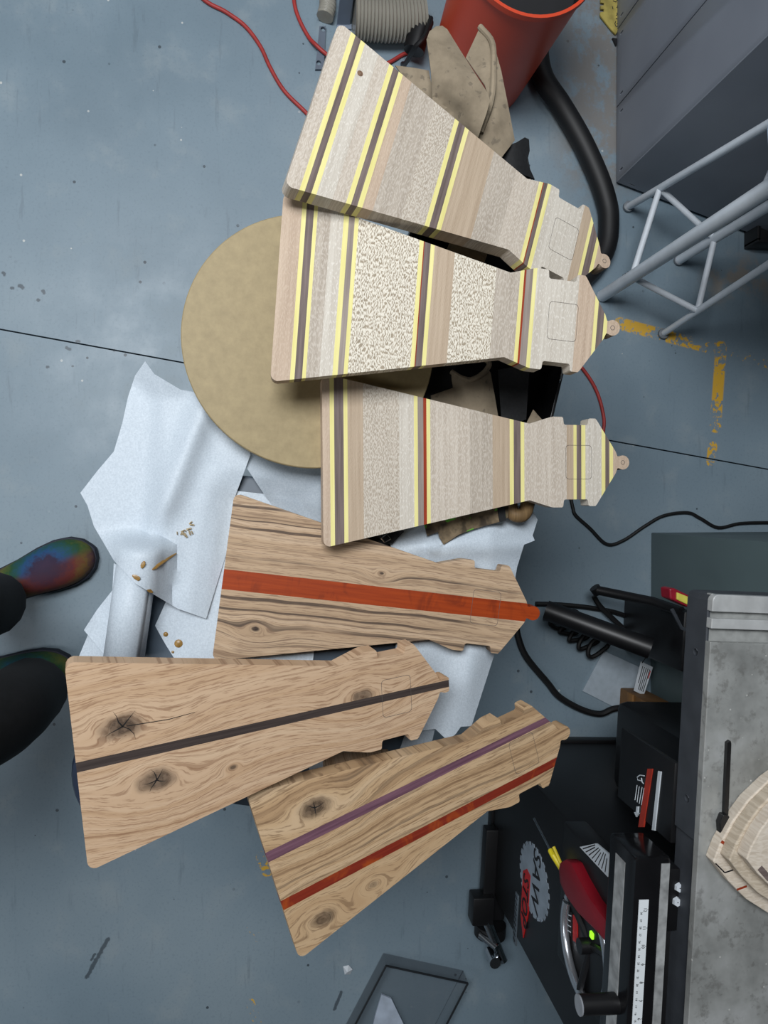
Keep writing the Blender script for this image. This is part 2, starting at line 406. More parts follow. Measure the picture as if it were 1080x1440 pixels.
# ------------------------------------------------------------------ the six lighthouse boards
BL = .46
def outline():
    half = [(.3082, .0568), (.3416, .0670), (.346, .0679), (.3605, .0679), (.3622, .066), (.3632, .0578), (.3652, .056), (.4005, .056), (.4025, .0578), (.4036, .0648), (.4056, .0662), (.4150, .0662), (.4172, .064), (.4488, .0167), (.4520, .0088)]
    R = .009; c = (.009, .12 - .0094); up_ = []
    # rounded base corner
    for k in range(5):
        a = math.pi - k * (math.pi / 2) / 4 * 1.0
        up_.append((c[0] + R * math.cos(a), c[1] + R * math.sin(a)))
    up_ += half
    kc, kr = .4610, .0108
    for k in range(7):
        a = math.radians(125) * (1 - k / 7.0)
        up_.append((kc + kr * math.cos(a), kr * math.sin(a)))
    low = [(s, -v) for s, v in up_][::-1]
    return up_ + [(kc + kr, 0)] + low
OUT = outline()
def clip(poly, nx, ny, d):
    """keep nx*x + ny*y >= d"""
    res = []; n = len(poly)
    for i in range(n):
        a = poly[i]; b = poly[(i + 1) % n]; fa = nx * a[0] + ny * a[1] - d; fb = nx * b[0] + ny * b[1] - d
        if fa >= 0: res.append(a)
        if (fa > 0 and fb < 0) or (fa < 0 and fb > 0):
            t = fa / (fa - fb); res.append((a[0] + (b[0] - a[0]) * t, a[1] + (b[1] - a[1]) * t))
    r2 = []
    for p in res:
        if not r2 or (abs(p[0] - r2[-1][0]) + abs(p[1] - r2[-1][1])) > 1e-5: r2.append(p)
    if len(r2) > 1 and abs(r2[0][0] - r2[-1][0]) + abs(r2[0][1] - r2[-1][1]) < 1e-5: r2.pop()
    return r2
TH = .024
def board(label, base, u, v, k=1.0):
    o = thing('lighthouse_board', label, 'cutting board', (0, 0, 0), 'lighthouse-shaped wooden boards laid out on the table')
    base = CAM + (Vector(base) - CAM) * k
    u = Vector(u).normalized(); v = Vector(v); v = (v - u * v.dot(u)).normalized(); n = u.cross(v)
    o.matrix_world = Matrix(((u.x, v.x, n.x, base[0]), (u.y, v.y, n.y, base[1]), (u.z, v.z, n.z, base[2]), (0, 0, 0, 1)))
    return o
pencil = plain('pencil_line', (92, 84, 78), 0.7)
def traced(o, s0=.3665, s1=.4085, hw=.0255, r=.005):
    """thin routed outline of the lighthouse's lantern pane"""
    pts = []
    for cx, cy, a0 in ((s1 - r, hw - r, 0), (s0 + r, hw - r, 90), (s0 + r, -hw + r, 180), (s1 - r, -hw + r, 270)):
        for k in range(5):
            a = math.radians(a0 + k * 22.5); pts.append((cx + r * math.cos(a), cy + r * math.sin(a)))
    n = len(pts); t = .00035; vs = []; fs = []
    for i in range(n):
        p = Vector(pts[i]); c = Vector(((s0 + s1) / 2, 0)); d = (p - c).normalized() * t
        vs += [(p.x - d.x, p.y - d.y, .00012), (p.x + d.x, p.y + d.y, .00012)]
    for i in range(n):
        j = (i + 1) % n; fs.append([2 * i, 2 * i + 1, 2 * j + 1, 2 * j])
    return mk('pencil_outline', vs, fs, pencil, o)
def screw_hole(o):
    lathe('screw_hole', [(.0026, .0001), (.0034, .0001)], (.461, 0, 0), pencil, o, 16)
yel = wood('yellowheart', (218, 208, 132), (234, 225, 158), 'y', 90)
wal = wood('walnut', (92, 80, 76), (128, 114, 110), 'y', 120)
wall = wood('walnut_pale', (128, 116, 108), (160, 148, 140), 'y', 120)
redw = wood('padauk_line', (130, 44, 22), (160, 62, 32), 'y', 120)
L_ = lace
pale = L_('pale', (176, 163, 148), (200, 189, 175), (214, 205, 193), .5, .53, 1.0, .1)
tan = L_('tan', (166, 146, 124), (190, 171, 149), (182, 164, 142), .3, .56, 1.2, .2)
grey = L_('grey', (160, 148, 134), (186, 175, 161), (204, 195, 183), .5, .54, .9, .3)
white = L_('white', (186, 177, 164), (208, 201, 189), (222, 216, 206), .6, .60, 1.0, .4)
fleck = L_('flecked', (142, 129, 110), (170, 156, 136), (226, 219, 204), .95, .48, 1.25, .5)
fleck2 = L_('soft_flecked', (160, 147, 131), (184, 172, 157), (212, 204, 191), .7, .50, 1.2, .6)
rosy = L_('rosy', (172, 150, 130), (196, 175, 154), (206, 188, 168), .3, .55, 1.0, .7)
def cross_board(o, cuts):
    s = -0.01
    for end, m in cuts:
        p = clip(clip(OUT, 1, 0, s), -1, 0, -end)
        if len(p) >= 3: prism('strip', p, -TH, 0.0, m, o)
        s = end
    traced(o); screw_hole(o)
B1 = board('pale cross-striped lighthouse board leaning between the orange bucket and the flecked board', (-0.4988, 0.0351, 0.8629), (0.3126, 0.9300, -0.1931), (-0.9455, 0.2852, -0.1571), 1.0)
cross_board(B1, [(.0184, pale), (.025, yel), (.0331, wal), (.0394, yel), (.060, white), (.077, pale), (.0835, yel), (.0916, wal), (.0982, yel), (.112, rosy), (.150, grey), (.1831, fleck2),
                 (.1895, yel), (.1999, wal), (.2063, yel), (.250, tan), (.290, grey), (.3279, pale), (.334, yel), (.3355, redw), (.3415, wal), (.348, yel), (.408, white), (.4231, tan), (.4285, yel), (.4396, wal), (.4455, yel), (.48, rosy)])
for ks, kt, rr2 in ((.0450, .070, .004),):
    lathe('knot', [(.0003, .0003), (rr2 * .5, .0003), (rr2, .0001)], (ks, kt, 0), plain('small_knot', (120, 92, 70), .7, var=.3, sc=400), B1, 14)
B2 = board('pale cross-striped lighthouse board with two boldly white-flecked bands, over the round brown disc', (-0.2784, -0.0091, 0.8292), (0.0727, 0.9972, -0.0162), (-0.9972, 0.073, 0.0187), .995)
cross_board(B2, [(.0247, rosy), (.0304, yel), (.040, wal), (.0448, yel), (.062, grey), (.0788, white), (.0855, yel), (.0931, wall), (.0984, yel), (.1805, fleck), (.1861, yel), (.1875, redw), (.1958, wal), (.2013, yel),
                 (.2293, tan), (.288, fleck), (.322, grey), (.3275, yel), (.3303, redw), (.340, wall), (.3455, yel), (.4068, white), (.4322, rosy), (.4376, yel), (.4470, wal), (.4525, yel), (.48, rosy)])
B3 = board('pale cross-striped lighthouse board with a thin red line, between tool pouch and oak board', (-0.0598, 0.0531, 0.7599), (-0.0073, 0.998, -0.0627), (-1.0, -0.0071, 0.0033), .993)
cross_board(B3, [(.0104, rosy), (.0165, yel), (.0297, wal), (.0354, yel), (.0576, tan), (.1095, fleck2), (.1314, white), (.1369, yel), (.1453, wall), (.1499, redw), (.1555, yel), (.215, pale), (.2502, grey), (.2769, tan), (.2832, yel),
                 (.294, wal), (.2999, yel), (.368, pale), (.379, tan), (.3841, yel), (.3918, wal), (.3985, yel), (.4253, white), (.4315, yel), (.4383, wal), (.4445, yel), (.48, rosy)])
def long_board(o, lines, mats, hole=True, tip=None):
    """lines: list of (v at s=0, v at s=.45) from high v to low v; mats one longer"""
    base = OUT if tip is None else clip(OUT, -1, 0, -tip)
    for i, m in enumerate(mats):
        p = base
        if i > 0:
            a, b = lines[i - 1]; k = (b - a) / .45            # below line: v <= a + k s
            p = clip(p, k, -1, -a)
        if i < len(lines):
            a, b = lines[i]; k = (b - a) / .45                # above line
            p = clip(p, -k, 1, a)
        if len(p) >= 3: prism('plank' if i % 2 == 0 else 'inlay_strip', p, -TH, 0.0, m, o)
    traced(o)
oak4 = oak('striped', ((184, 158, 130), (174, 148, 120), (126, 102, 82), (192, 168, 142)), [(.055, -.069, .02, .0035, 1.0), (.226, .032, .014, .002, .9)], 70, .03, .95, 0.0)
oak5 = oak('knotty', ((200, 170, 140), (192, 160, 128), (140, 106, 80), (206, 178, 148)), [(.051, .037, .042, .013, .9), (.081, -.0345, .042, .012, .85), (.339, .010, .036, .009, .75), (.168, -.042, .010, .003, .8)], 60, .022, 0.0, 1.3)
oak6 = oak('wavy', ((196, 166, 130), (186, 154, 118), (124, 97, 72), (204, 176, 142)), [(.075, .065, .042, .012, .85), (.045, -.084, .045, .010, .75), (.12, -.075, .03, .004, .5)], 60, .04, .5, 2.6)
pad = wood('padauk', (134, 48, 14), (160, 64, 20), 'x', 110, .45, .5, (96, 34, 16))
wenge = wood('wenge', (52, 44, 42), (78, 68, 64), 'x', 160)
purple = wood('purpleheart', (92, 62, 76), (128, 92, 106), 'x', 130)
pad2 = wood('padauk_dark', (116, 40, 30), (140, 54, 36), 'x', 110, .45, .6, (178, 84, 34))
B4 = board('striped brown oak lighthouse board with one broad orange-red inlay down its middle', (0.1037, -0.0862, 0.7307), (0.1309, 0.9907, 0.0371), (-0.9914, 0.1311, -0.0039), 1.010)
long_board(B4, [(.0110, .0134), (-.0178, -.0138)], [oak4, pad, oak4])
B5 = board('knotty tan oak lighthouse board with one thin dark brown inlay', (0.2906, -0.2257, 0.9359), (-0.0935, 0.9598, -0.2646), (-0.9923, -0.0682, 0.1033))
long_board(B5, [(.0072, .0062), (-.0042, -.0036)], [oak5, wenge, oak5], tip=.4665)
B6 = board('wavy-grained oak lighthouse board with one purple and one red inlay, tip towards the table saw', (0.4774, -0.0144, 0.8465), (-0.2866, 0.9335, -0.2157), (-0.9569, -0.2677, 0.1128))
long_board(B6, [(.0378, .0372), (.0240, .0276), (-.0328, -.0306), (-.0464, -.0428)], [oak6, purple, oak6, pad2, oak6])
# drying cracks in the big knots
crack = plain('knot_crack', (26, 22, 20), .9)
def cracks(o, ks, kt, R, n, seed):
    rnd = random.Random(seed); a0 = rnd.random() * 6
    for i in range(n):
        a = a0 + i * 6.28 / n + rnd.uniform(-.3, .3); pts = [Vector((ks, kt))]; L = R * rnd.uniform(.5, 1.1)
        for k in range(3): a += rnd.uniform(-.4, .4); pts.append(pts[-1] + Vector((math.cos(a), math.sin(a))) * L / 3)
        vs = []; fs = []
        for k, p in enumerate(pts):
            wd = .0009 * (1 - k / 3.2); d = Vector((-math.sin(a), math.cos(a))) * wd
            vs += [(p.x - d.x, p.y - d.y, .0001), (p.x + d.x, p.y + d.y, .0001)]
        for k in range(3): fs.append([2 * k, 2 * k + 1, 2 * k + 3, 2 * k + 2])
        mk('crack', vs, fs, crack, o)
cracks(B5, .051, .037, .022, 4, 1); cracks(B5, .081, -.0345, .02, 5, 2); cracks(B6, .075, .065, .014, 4, 3)
mk('crack', [(.055, .036, .0001), (.055, .037, .0001), (.10, .0345, .0001), (.13, .0362, .0001), (.13, .0356, .0001), (.10, .0335, .0001)], [[0, 1, 2, 5], [5, 2, 3, 4]], crack, B5)

# ------------------------------------------------------------------ what the boards lie on
TZ = .69
tt = thing('work_table', 'dark slate plastic work table, almost hidden under the boards and white paper', 'table', tuple(P(430, 780)))
slate = plain('slate_plastic', (64, 76, 88), .5, var=.08, sc=40)
tq = [P(238, 655, TZ), P(176, 1112, TZ), P(572, 1166, TZ), P(632, 706, TZ)]
lo_ = tt.location
def loc2(p): return (p.x - lo_.x, p.y - lo_.y)
prism('table_top', [loc2(p) for p in tq], TZ - .03, TZ, slate, tt, None, .006, True)
cen = sum((Vector(loc2(p)) for p in tq), Vector((0, 0))) / 4
for p in tq:
    q = Vector(loc2(p)); q = q + (cen - q) * .16
    e = q + (cen - q) * .02
    tube('leg', [(e.x, e.y, 0.0), (q.x, q.y, TZ - .02)], .016, steel_dark, tt, 12)
for i in range(4):
    a = Vector(loc2(tq[i])); b = Vector(loc2(tq[(i + 1) % 4])); a = a + (cen - a) * .17; b = b + (cen - b) * .17
    tube('apron_rail', [(a.x, a.y, TZ - .06), (b.x, b.y, TZ - .06)], .012, steel_dark, tt, 8)

# round brown disc
dsc = NT('hardboard', .6); _v = dsc.coord()
dsc.col(dsc.ramp(dsc.noise(_v, 60, 6, .7), [(.3, lin((142, 126, 92))), (.7, lin((160, 143, 106)))])); dsc.bump(dsc.noise(_v, 300, 2), .1, .0005)
dz = .7405; dc = P(439, 481, dz); dr = (P(256, 470, dz) - dc).length
o = lathe('hardboard_disc', [(0.001, -.016), (dr - .001, -.016), (dr, -.0145), (dr, -.0012), (dr - .0012, 0), (0.001, 0)], (0, 0, 0), dsc.m, None, 96, True)
n3 = B3.matrix_world.to_3x3() @ Vector((0, 0, 1)); p3 = B3.matrix_world @ Vector((0, 0, -TH))
dc.z = p3.z - (n3.x * (dc.x - p3.x) + n3.y * (dc.y - p3.y)) / n3.z - .0004
o.matrix_world = Matrix.Translation(dc) @ n3.to_track_quat('Z', 'Y').to_matrix().to_4x4(); tag(o, 'thin round brown hardboard disc jutting out from under two pale boards', 'disc')

# dark container holding up the knotty board's wide end
jp = P(200, 1085, .862)
jar = thing('plastic_jar', 'dark navy plastic jar under the wide end of the knotty oak board', 'jar', (jp.x, jp.y, TZ))
navy = plain('navy_plastic', (34, 44, 62), .35)
jr = (P(99, 1085, .862) - jp).length
lathe('body', [(.001, 0), (jr * .93, 0), (jr * .95, .006), (jr * .95, .140), (jr * .8, .155)], (0, 0, 0), navy, jar, 40)
lathe('lid', [(jr * .6, .154), (jr, .154), (jr, .168), (jr * .97, .172), (.001, .172)], (0, 0, 0), navy, jar, 40)
# scrap blocks that carry the wavy board
sb = P(505, 1120, TZ + .05)
blk = box('scrap_block', -.05, .05, -.05, .05, 0, .062, oak5, None, .003); blk.location = (sb.x, sb.y, TZ)
tag(blk, 'short oak scrap block under the wavy-grained board', 'block')

# ------------------------------------------------------------------ white paper
def paper_mat(name, c0, c1, tr=.0):
    n = NT(name, .55); v = n.coord()
    f = n.noise(v, 420, 4, .6); n.col(n.ramp(f, [(.3, lin(c0)), (.7, lin(c1))])); n.bump(n.noise(v, 260, 3), .12, .0006)
    if tr:
        n.b.inputs['Alpha'].default_value = 1 - tr * .6
    return n.m
paper = paper_mat('wax_paper', (176, 187, 197), (198, 208, 217))
film = paper_mat('thin_wax_paper', (176, 187, 197), (198, 208, 217), .8)
PZ = TZ + .004
def press(zf, gap=.0008, mg=.009):
    inv = B4.matrix_world.inverted(); off = [(0, 0), (mg, 0), (-mg, 0), (0, mg), (0, -mg)]
    def f(x, y):
        z = zf(x, y)
        for _ in range(2):
            q = inv @ P(x, y, z)
            if q.z > -TH - gap and any(inside(q.x + a, q.y + b, OUT) for a, b in off): z -= q.z + TH + gap
        return z
    return f
CAMO = [(596, 735), (640, 690), (720, 680), (714, 728), (702, 734), (666, 744), (645, 752), (624, 766), (618, 756), (616, 748), (601, 754)]
def zcm(x, y): return .713 + .004 * math.sin(x / 11.0) + .003 * fbm(x, y, 14)
def zA(x, y):
    z = PZ + .012 + .006 * fbm(x, y, 120) + .001 * fbm(x, y, 30)
    z += .016 * math.exp(-((x - 268 + (y - 620) * .40) / 20) ** 2) * (1 if y < 700 else math.exp(-((y - 700) / 40) ** 2))
    z += .006 * math.exp(-((x - 300 + (y - 800) * .12) / 8) ** 2) * max(0, min(1, (y - 700) / 60))
    z += .044 * math.exp(-((x - 190 + (y - 800) * .13) / 30) ** 2) * max(0, min(1, (y - 775) / 45))
    if x < 230: z -= .00045 * (230 - x)
    if y < 560: z += .0004 * (560 - y)
    d_e = 331 - (y - 700) * .165 - x                      # it settles flat towards the striped board
    if y > 660: k_ = max(0.0, min(1.0, d_e / 45)) ; k_ = k_ * k_ * (3 - 2 * k_); k_ = 1 - (1 - k_) * min(1, (y - 660) / 40); z = (PZ + .0028) + (z - PZ - .0028) * k_
    # the sheet drapes over the paper roll
    dx = abs(x - (191 - (y - 808) * .1376)); t = max(0.0, min(1.0, (y - 742) / 38)); t = t * t * (3 - 2 * t)
    hh = .032 + .0290 * math.sqrt(1 - (dx / 35) ** 2) if dx < 35 else .032 * math.exp(-((dx - 35) / 20) ** 2)
    return max(z, PZ + t * hh + .0025)
o = sheet('paper_sheet', [(204, 508), (217, 526), (254, 548), (300, 556), (345, 600), (352, 640), (330, 700), (324, 760), (290, 870), (250, 856), (191, 821), (160, 788), (132, 740), (123, 711), (113, 693), (137, 662), (160, 635), (172, 595), (180, 558), (190, 528)], press(zA, .0006, .005), paper, None, 8)
tag(o, 'large torn sheet of white wax paper with brown glue drips, spread beside the disc', 'paper')
o = sheet('paper_sheet', [(255, 700), (330, 690), (420, 700), (460, 760), (440, 930), (300, 945), (250, 934), (232, 905), (218, 880), (236, 840)], press(lambda x, y: PZ + .0004 + .0003 * fbm(x, y, 40), .0022), paper, None, 9)
tag(o, 'white paper sheet lying under the striped oak board', 'paper')
o = sheet('paper_sheet', [(318, 608), (330, 600), (470, 640), (475, 760), (400, 735), (372, 696), (345, 655)], press(lambda x, y: PZ + .010 + .005 * fbm(x, y, 35) - .00006 * (x - 320)), film, None, 8)
tag(o, 'greyish see-through wax paper between the disc and the striped oak board', 'paper')
def zD(x, y):
    z = PZ + .004 + .003 * fbm(x, y, 70)
    z += .012 * math.exp(-((y - 772 + (x - 600) * .05) / 15) ** 2) * (1 if x > 600 else .3) + .006 * math.exp(-((y - 748 - (x - 700) * -.2) / 10) ** 2)
    z -= (.0004 * (x - 690) if x > 690 else 0)
    if any(inside(x + a, y + b, CAMO) for a, b in ((0, 0), (8, 0), (-8, 0), (0, 8), (0, -8))): z = min(z, zcm(x, y) - .0045)
    if 700 < x < 758 and y < 742: z = min(z, .6948)
    return z
o = sheet('paper_sheet', [(540, 740), (600, 700), (690, 700), (748, 716), (756, 731), (749, 753), (752, 760), (737, 766), (727, 798), (722, 830), (640, 830), (560, 800)], press(zD), paper, None, 7)
tag(o, 'crumpled white wax paper sticking out beside the camouflage cloth', 'paper')
def zE(x, y):
    z = PZ + .008 + .004 * fbm(x, y, 70) + .012 * math.exp(-((x - 660 + (y - 950) * .35) / 24) ** 2)
    return z - (.0003 * (x - 660) if x > 660 else 0)
o = sheet('paper_sheet', [(560, 890), (640, 880), (700, 890), (695, 921), (688, 943), (663, 1021), (648, 1022), (641, 1032), (630, 1042), (612, 1025), (575, 1030), (540, 1000)], press(zE), paper, None, 7)
tag(o, 'creased white wax paper between the tips of the striped and knotty oak boards', 'paper')
o = sheet('paper_sheet', [(430, 1062), (480, 1030), (520, 1050), (500, 1088), (440, 1105)], lambda x, y: PZ + .003 + .003 * fbm(x, y, 30), film, None, 8)
tag(o, 'scrap of see-through wax paper in the gap between knotty and wavy oak boards', 'paper')
o = sheet('paper_sheet', [(572, 1026), (612, 1023), (606, 1050), (560, 1060)], lambda x, y: PZ + .004, film, None, 8)
tag(o, 'small see-through paper corner by the knotty oak board tip', 'paper')
# paper roll with a loose end
ra, rb = P(195, 782, PZ + .03), P(174, 931, PZ + .03)
rr = .0285
roll = thing('paper_roll', 'roll of white wax paper with a loose flap, beside the knotty oak board', 'paper roll', tuple(ra))
def rl(p): return p - ra
ax = (rb - ra).normalized(); zz = Vector((0, 0, 1)); sx_ = ax.cross(zz).normalized()
bm = bmesh.new(); N_ = 64; L0 = (rb - ra).length
rings = []
for e in (0.0, L0):
    rg = []
    for k in range(N_ + 1):
        a = 2 * math.pi * 2.4 * k / N_; r = rr * (1 - .16 * (1 - k / N_))
        rg.append(bm.verts.new(ax * e + sx_ * r * math.cos(a) + zz * r * math.sin(a)))
    rings.append(rg)
for k in range(N_): bm.faces.new([rings[0][k], rings[0][k + 1], rings[1][k + 1], rings[1][k]])
o = fin('roll', bm, paper, roll, True); m = o.modifiers.new('thickness', 'SOLIDIFY'); m.thickness = .0008
tube('core', [ax * .002, ax * (L0 - .004)], rr * .62, plain('cardboard_core', (150, 130, 104), .8), roll, 24)
o = sheet('loose_flap', [(160, 792), (196, 812), (190, 925), (151, 926), (118, 886), (136, 858), (158, 830)], lambda x, y: PZ + .012 + .012 * math.exp(-((x - 178 + (y - 800) * .12) / 18) ** 2) + .002 * fbm(x, y, 25), paper, roll, 7)
o.location = -ra
o = sheet('paper_sheet', [(124, 892), (150, 922), (190, 928), (190, 960), (110, 955), (108, 930)], lambda x, y: PZ - .006 + .002 * fbm(x, y, 20), paper, None, 8)
tag(o, 'torn corner of white paper under the end of the paper roll', 'paper')
# dried glue drips on the big sheet
glue = plain('dried_glue', (150, 116, 62), .35, var=.2, sc=120)
def drip(pts, wd, label='x'):
    n = len(pts); vs = []; fs = []
    top = []
    for i, (x, y) in enumerate(pts):
        p = P(x, y, zA(x, y) + .0022); a = Vector(pts[max(0, i - 1)]); b = Vector(pts[min(n - 1, i + 1)]); d = (b - a).normalized()
        q = wd * (0.35 if i in (0, n - 1) else 1.0) * .001
        sd_ = Vector((d.x, -d.y, 0)); sd_ = Vector((sd_.x, sd_.y, 0))
        pv = P(x - d.y * 2, y + d.x * 2, p.z) - p; pv.normalize()
        vs += [p - pv * q, p + Vector((0, 0, .0008)), p + pv * q]
    for i in range(n - 1):
        fs += [[3 * i, 3 * i + 1, 3 * i + 4, 3 * i + 3], [3 * i + 1, 3 * i + 2, 3 * i + 5, 3 * i + 4]]
    o = mk('glue_drip', vs, fs, glue, None, True)
    return tag(o, label, 'glue drip', 'glue drips on the torn sheet')
drip([(199, 799), (200, 796), (202, 792), (203, 789)], 2.6, 'short upright brown glue drip on the torn sheet, next to the long streak')
drip([(214, 801), (219, 798), (222, 795), (232, 788), (248, 778)], 2.0, 'long streaked brown glue drip on the torn sheet')
drip([(186, 809), (190, 811), (195, 814), (197, 814)], 3.0, 'stubby brown glue drip on the torn sheet, above the paper roll')
drip([(207, 830), (211, 831), (215, 833)], 2.6, 'brown glue drip right on the torn edge of the large sheet')
def blob(x, y, r, z, size):
    c = P(x, y, z); o = lathe('glue_drip', [(r, 0), (r * .7, .0012), (.0003, .0016)], (0, 0, 0), glue, None, 14); o.location = c
    return tag(o, size + ' round brown glue blob on the paper by the striped oak board', 'glue drip', 'glue blobs by the paper roll')
blob(233, 892, .0035, PZ + .0008, 'middle-sized'); blob(251, 905, .006, PZ + .0008, 'largest'); blob(243, 917, .002, PZ + .0008, 'tiniest')
shav = plain('wood_shaving', (176, 158, 126), .8, var=.3, sc=300)
for i in range(14):
    rnd = random.Random(40 + i); x, y = 261 + rnd.gauss(0, 6), 747 + rnd.gauss(0, 5)
    if i > 11: x, y = 268 + (i - 12) * 2, 735 + (i - 12) * 3
    p = P(x, y, zA(x, y) + .0024); a = rnd.random() * 3.1; d = Vector((math.cos(a), math.sin(a), 0)) * rnd.uniform(.0015, .004); e = Vector((-d.y, d.x, 0)) * .35
    o = mk('wood_shaving', [(-d - e), (d - e), (d + e), (-d + e), Vector((0, 0, .0018))], [[0, 1, 2, 3], [0, 1, 4], [1, 2, 4], [2, 3, 4], [3, 0, 4]], shav); o.location = p
    tag(o, 'tiny wood shaving in the small pile on the torn paper sheet', 'wood shaving', 'wood shavings on the torn sheet')

# ------------------------------------------------------------------ black bin with work clothes and pouches
BZ = .685
bq = [P(608, 240, BZ), P(738, 196, BZ), P(797, 508, BZ), P(776, 596, BZ), P(560, 622, BZ), P(520, 480, BZ)]
bc = sum(bq, Vector()) / 6; bc.z = 0
bn_ = thing('storage_bin', 'open black plastic bin full of canvas work gear, behind the pale boards', 'bin', tuple(bc))
def ringpoly(k): return [((p - bc).x * k, (p - bc).y * k) for p in bq]
bm = bmesh.new()
prof = [(.90, 0.0), (.985, BZ - .03), (1.0, BZ - .03), (1.0, BZ), (.97, BZ), (.955, BZ - .03), (.88, .02)]
rg = [[bm.verts.new((x, y, z)) for x, y in ringpoly(k)] for k, z in prof]
for i in range(len(rg) - 1):
    for j in range(6): bm.faces.new([rg[i][j], rg[i][(j + 1) % 6], rg[i + 1][(j + 1) % 6], rg[i + 1][j]])
bm.faces.new(rg[0][::-1]); bm.faces.new(rg[-1])
fin('bin_body', bm, black, bn_, False, .003)
h1 = [P(785, 538, BZ + .004), P(788, 533, BZ + .012), P(790, 520, BZ + .014), P(790, 508, BZ + .006)]
tube('wire_handle', [p - bc for p in spline(h1, 6)], .0016, chrome, bn_, 8)

def canvas_mat(name, c0, c1):
    n = NT(name, .85); v = n.coord()
    f = n.noise(v, 22, 5, .65); c = n.ramp(f, [(.3, lin(c0)), (.7, lin(c1))])
    wv = n.node('ShaderNodeTexWave', 1, dict(bands_direction='DIAGONAL'), Vector=v, Scale=420.0, Distortion=1.0)
    sp = n.step(n.noise(v, 70, 3), .62, .68)
    c = n.mix(n.math('MULTIPLY', sp, .5), c, lin((84, 76, 66))); n.col(c); n.bump(wv, .25, .0004)
    return n.m
canvas = canvas_mat('tan_canvas', (118, 106, 88), (150, 136, 115))
canvas_d = canvas_mat('brown_canvas', (108, 92, 72), (140, 122, 96))
# brown canvas leg sticking out beside the bucket
jk = thing('canvas_trousers', 'dusty tan canvas work trousers flopped out beside the orange bucket', 'trousers', tuple(P(640, 150, .6)))
jl = jk.location
def zf1(x, y):
    t = ((x - 645) * .78 - (y - 105) * .62) / 30.0
    return .735 + .030 * math.cos(max(-1.5, min(1.5, t))) + .006 * fbm(x, y, 26) - (.0006 * max(0, 110 - y))
def sub(o): o.location = -jl; return o
sub(sheet('leg_fold', [(600, 55), (604, 44), (613, 37), (622, 36), (629, 41), (650, 75), (686, 131), (689, 142), (684, 160), (672, 194), (640, 172), (608, 142), (606, 100)], zf1, canvas, jk, 6, .0018))
def zf2(x, y): return .72 + .020 * math.sin((x - 655) / 26.0) + .004 * fbm(x, y, 20) - .0004 * max(0, 100 - y)
sub(sheet('leg_fold', [(675, 38), (684, 44), (695, 63), (705, 100), (715, 150), (724, 197), (702, 226), (668, 205), (676, 175), (689, 142), (682, 120), (655, 81)], zf2, canvas, jk, 6, .0018))
sub(sheet('leg_fold', [(556, 92), (580, 95), (603, 99), (612, 145), (590, 140)], lambda x, y: .715 + .006 * fbm(x, y, 20), canvas, jk, 7, .0018))
hem = [P(675, 38, zf2(675, 38) + .002), P(692, 60, zf2(692, 60) + .003), P(694, 95, zf2(694, 95) + .003), P(691, 140, zf2(691, 140) + .006), P(676, 186, zf2(676, 186) + .004)]
sub(tube('hem', spline(hem, 6), .0045, canvas, jk, 8))
# black strap flap by the bin corner
o = sheet('strap_flap', [(700, 214), (720, 204), (738, 193), (744, 196), (745, 212), (741, 228), (752, 252), (722, 240)], lambda x, y: .715 + .012 * math.sin((x - 700) / 14.0), nylon, bn_, 5, .003)
o.location = -bc
# tool pouch between two pale boards
tp_ = thing('tool_pouch', 'tan canvas tool pouch with an open pocket and black panels, showing between two pale boards', 'tool pouch', tuple(P(640, 540, .6)))
tl = tp_.location
def sub2(o): o.location = -tl; return o
def zpk(x, y): return .697 + .016 * math.sin(max(0, min(1, (x - 634) / 64.0)) * math.pi) + .003 * fbm(x, y, 18)
sub2(sheet('pocket', [(635, 524), (648, 531), (661, 534), (674, 529), (684, 516), (690, 524), (695, 552), (703, 600), (664, 600), (636, 580)], zpk, canvas, tp_, 5, .002))
rim = [P(635, 523, zpk(635, 523) + .002), P(648, 531, zpk(648, 531) + .002), P(661, 534, zpk(661, 534) + .002), P(674, 529, zpk(674, 529) + .002), P(684, 520, zpk(684, 520)), P(688, 511, .704), P(680, 503, .69)]
sub2(tube('pocket_rim', spline(rim, 6), .0042, canvas, tp_, 8))
sub2(sheet('black_panel', [(576, 510), (640, 505), (640, 546), (620, 552), (618, 570), (584, 566)], lambda x, y: .698 + .003 * fbm(x, y, 20), nylon, tp_, 7, .002))
sub2(sheet('canvas_panel', [(535, 500), (577, 510), (586, 570), (540, 560)], lambda x, y: .705 + .004 * math.sin((x - 535) / 9.0), canvas, tp_, 6, .002))
sub2(sheet('canvas_panel', [(606, 556), (638, 545), (646, 590), (606, 586)], lambda x, y: .700, canvas, tp_, 8, .002))
sub2(sheet('canvas_panel', [(741, 594), (750, 576), (764, 592), (760, 610), (735, 612)], lambda x, y: .70, canvas, tp_, 6, .002))
sub2(sheet('black_panel', [(700, 520), (745, 512), (740, 590), (706, 600)], lambda x, y: .690 + .004 * fbm(x, y, 24), nylon, tp_, 8, .002))
# canvas roll that lifts the flecked board, showing in the slot between the pale boards
for (a, b, r) in (((630, 352), (676, 374), .030), ((655, 428), (722, 442), .048)):
    pa, pb = P(*a, .735 + (.018 if r > .04 else 0)), P(*b, .735 + (.018 if r > .04 else 0))
    sub2(tube('rolled_cloth', [pa, pa.lerp(pb, .3) + Vector((0, 0, .003)), pa.lerp(pb, .7), pb], lambda t, r=r: r * (1 - .25 * abs(2 * t - 1) ** 3), canvas_d, tp_, 14))
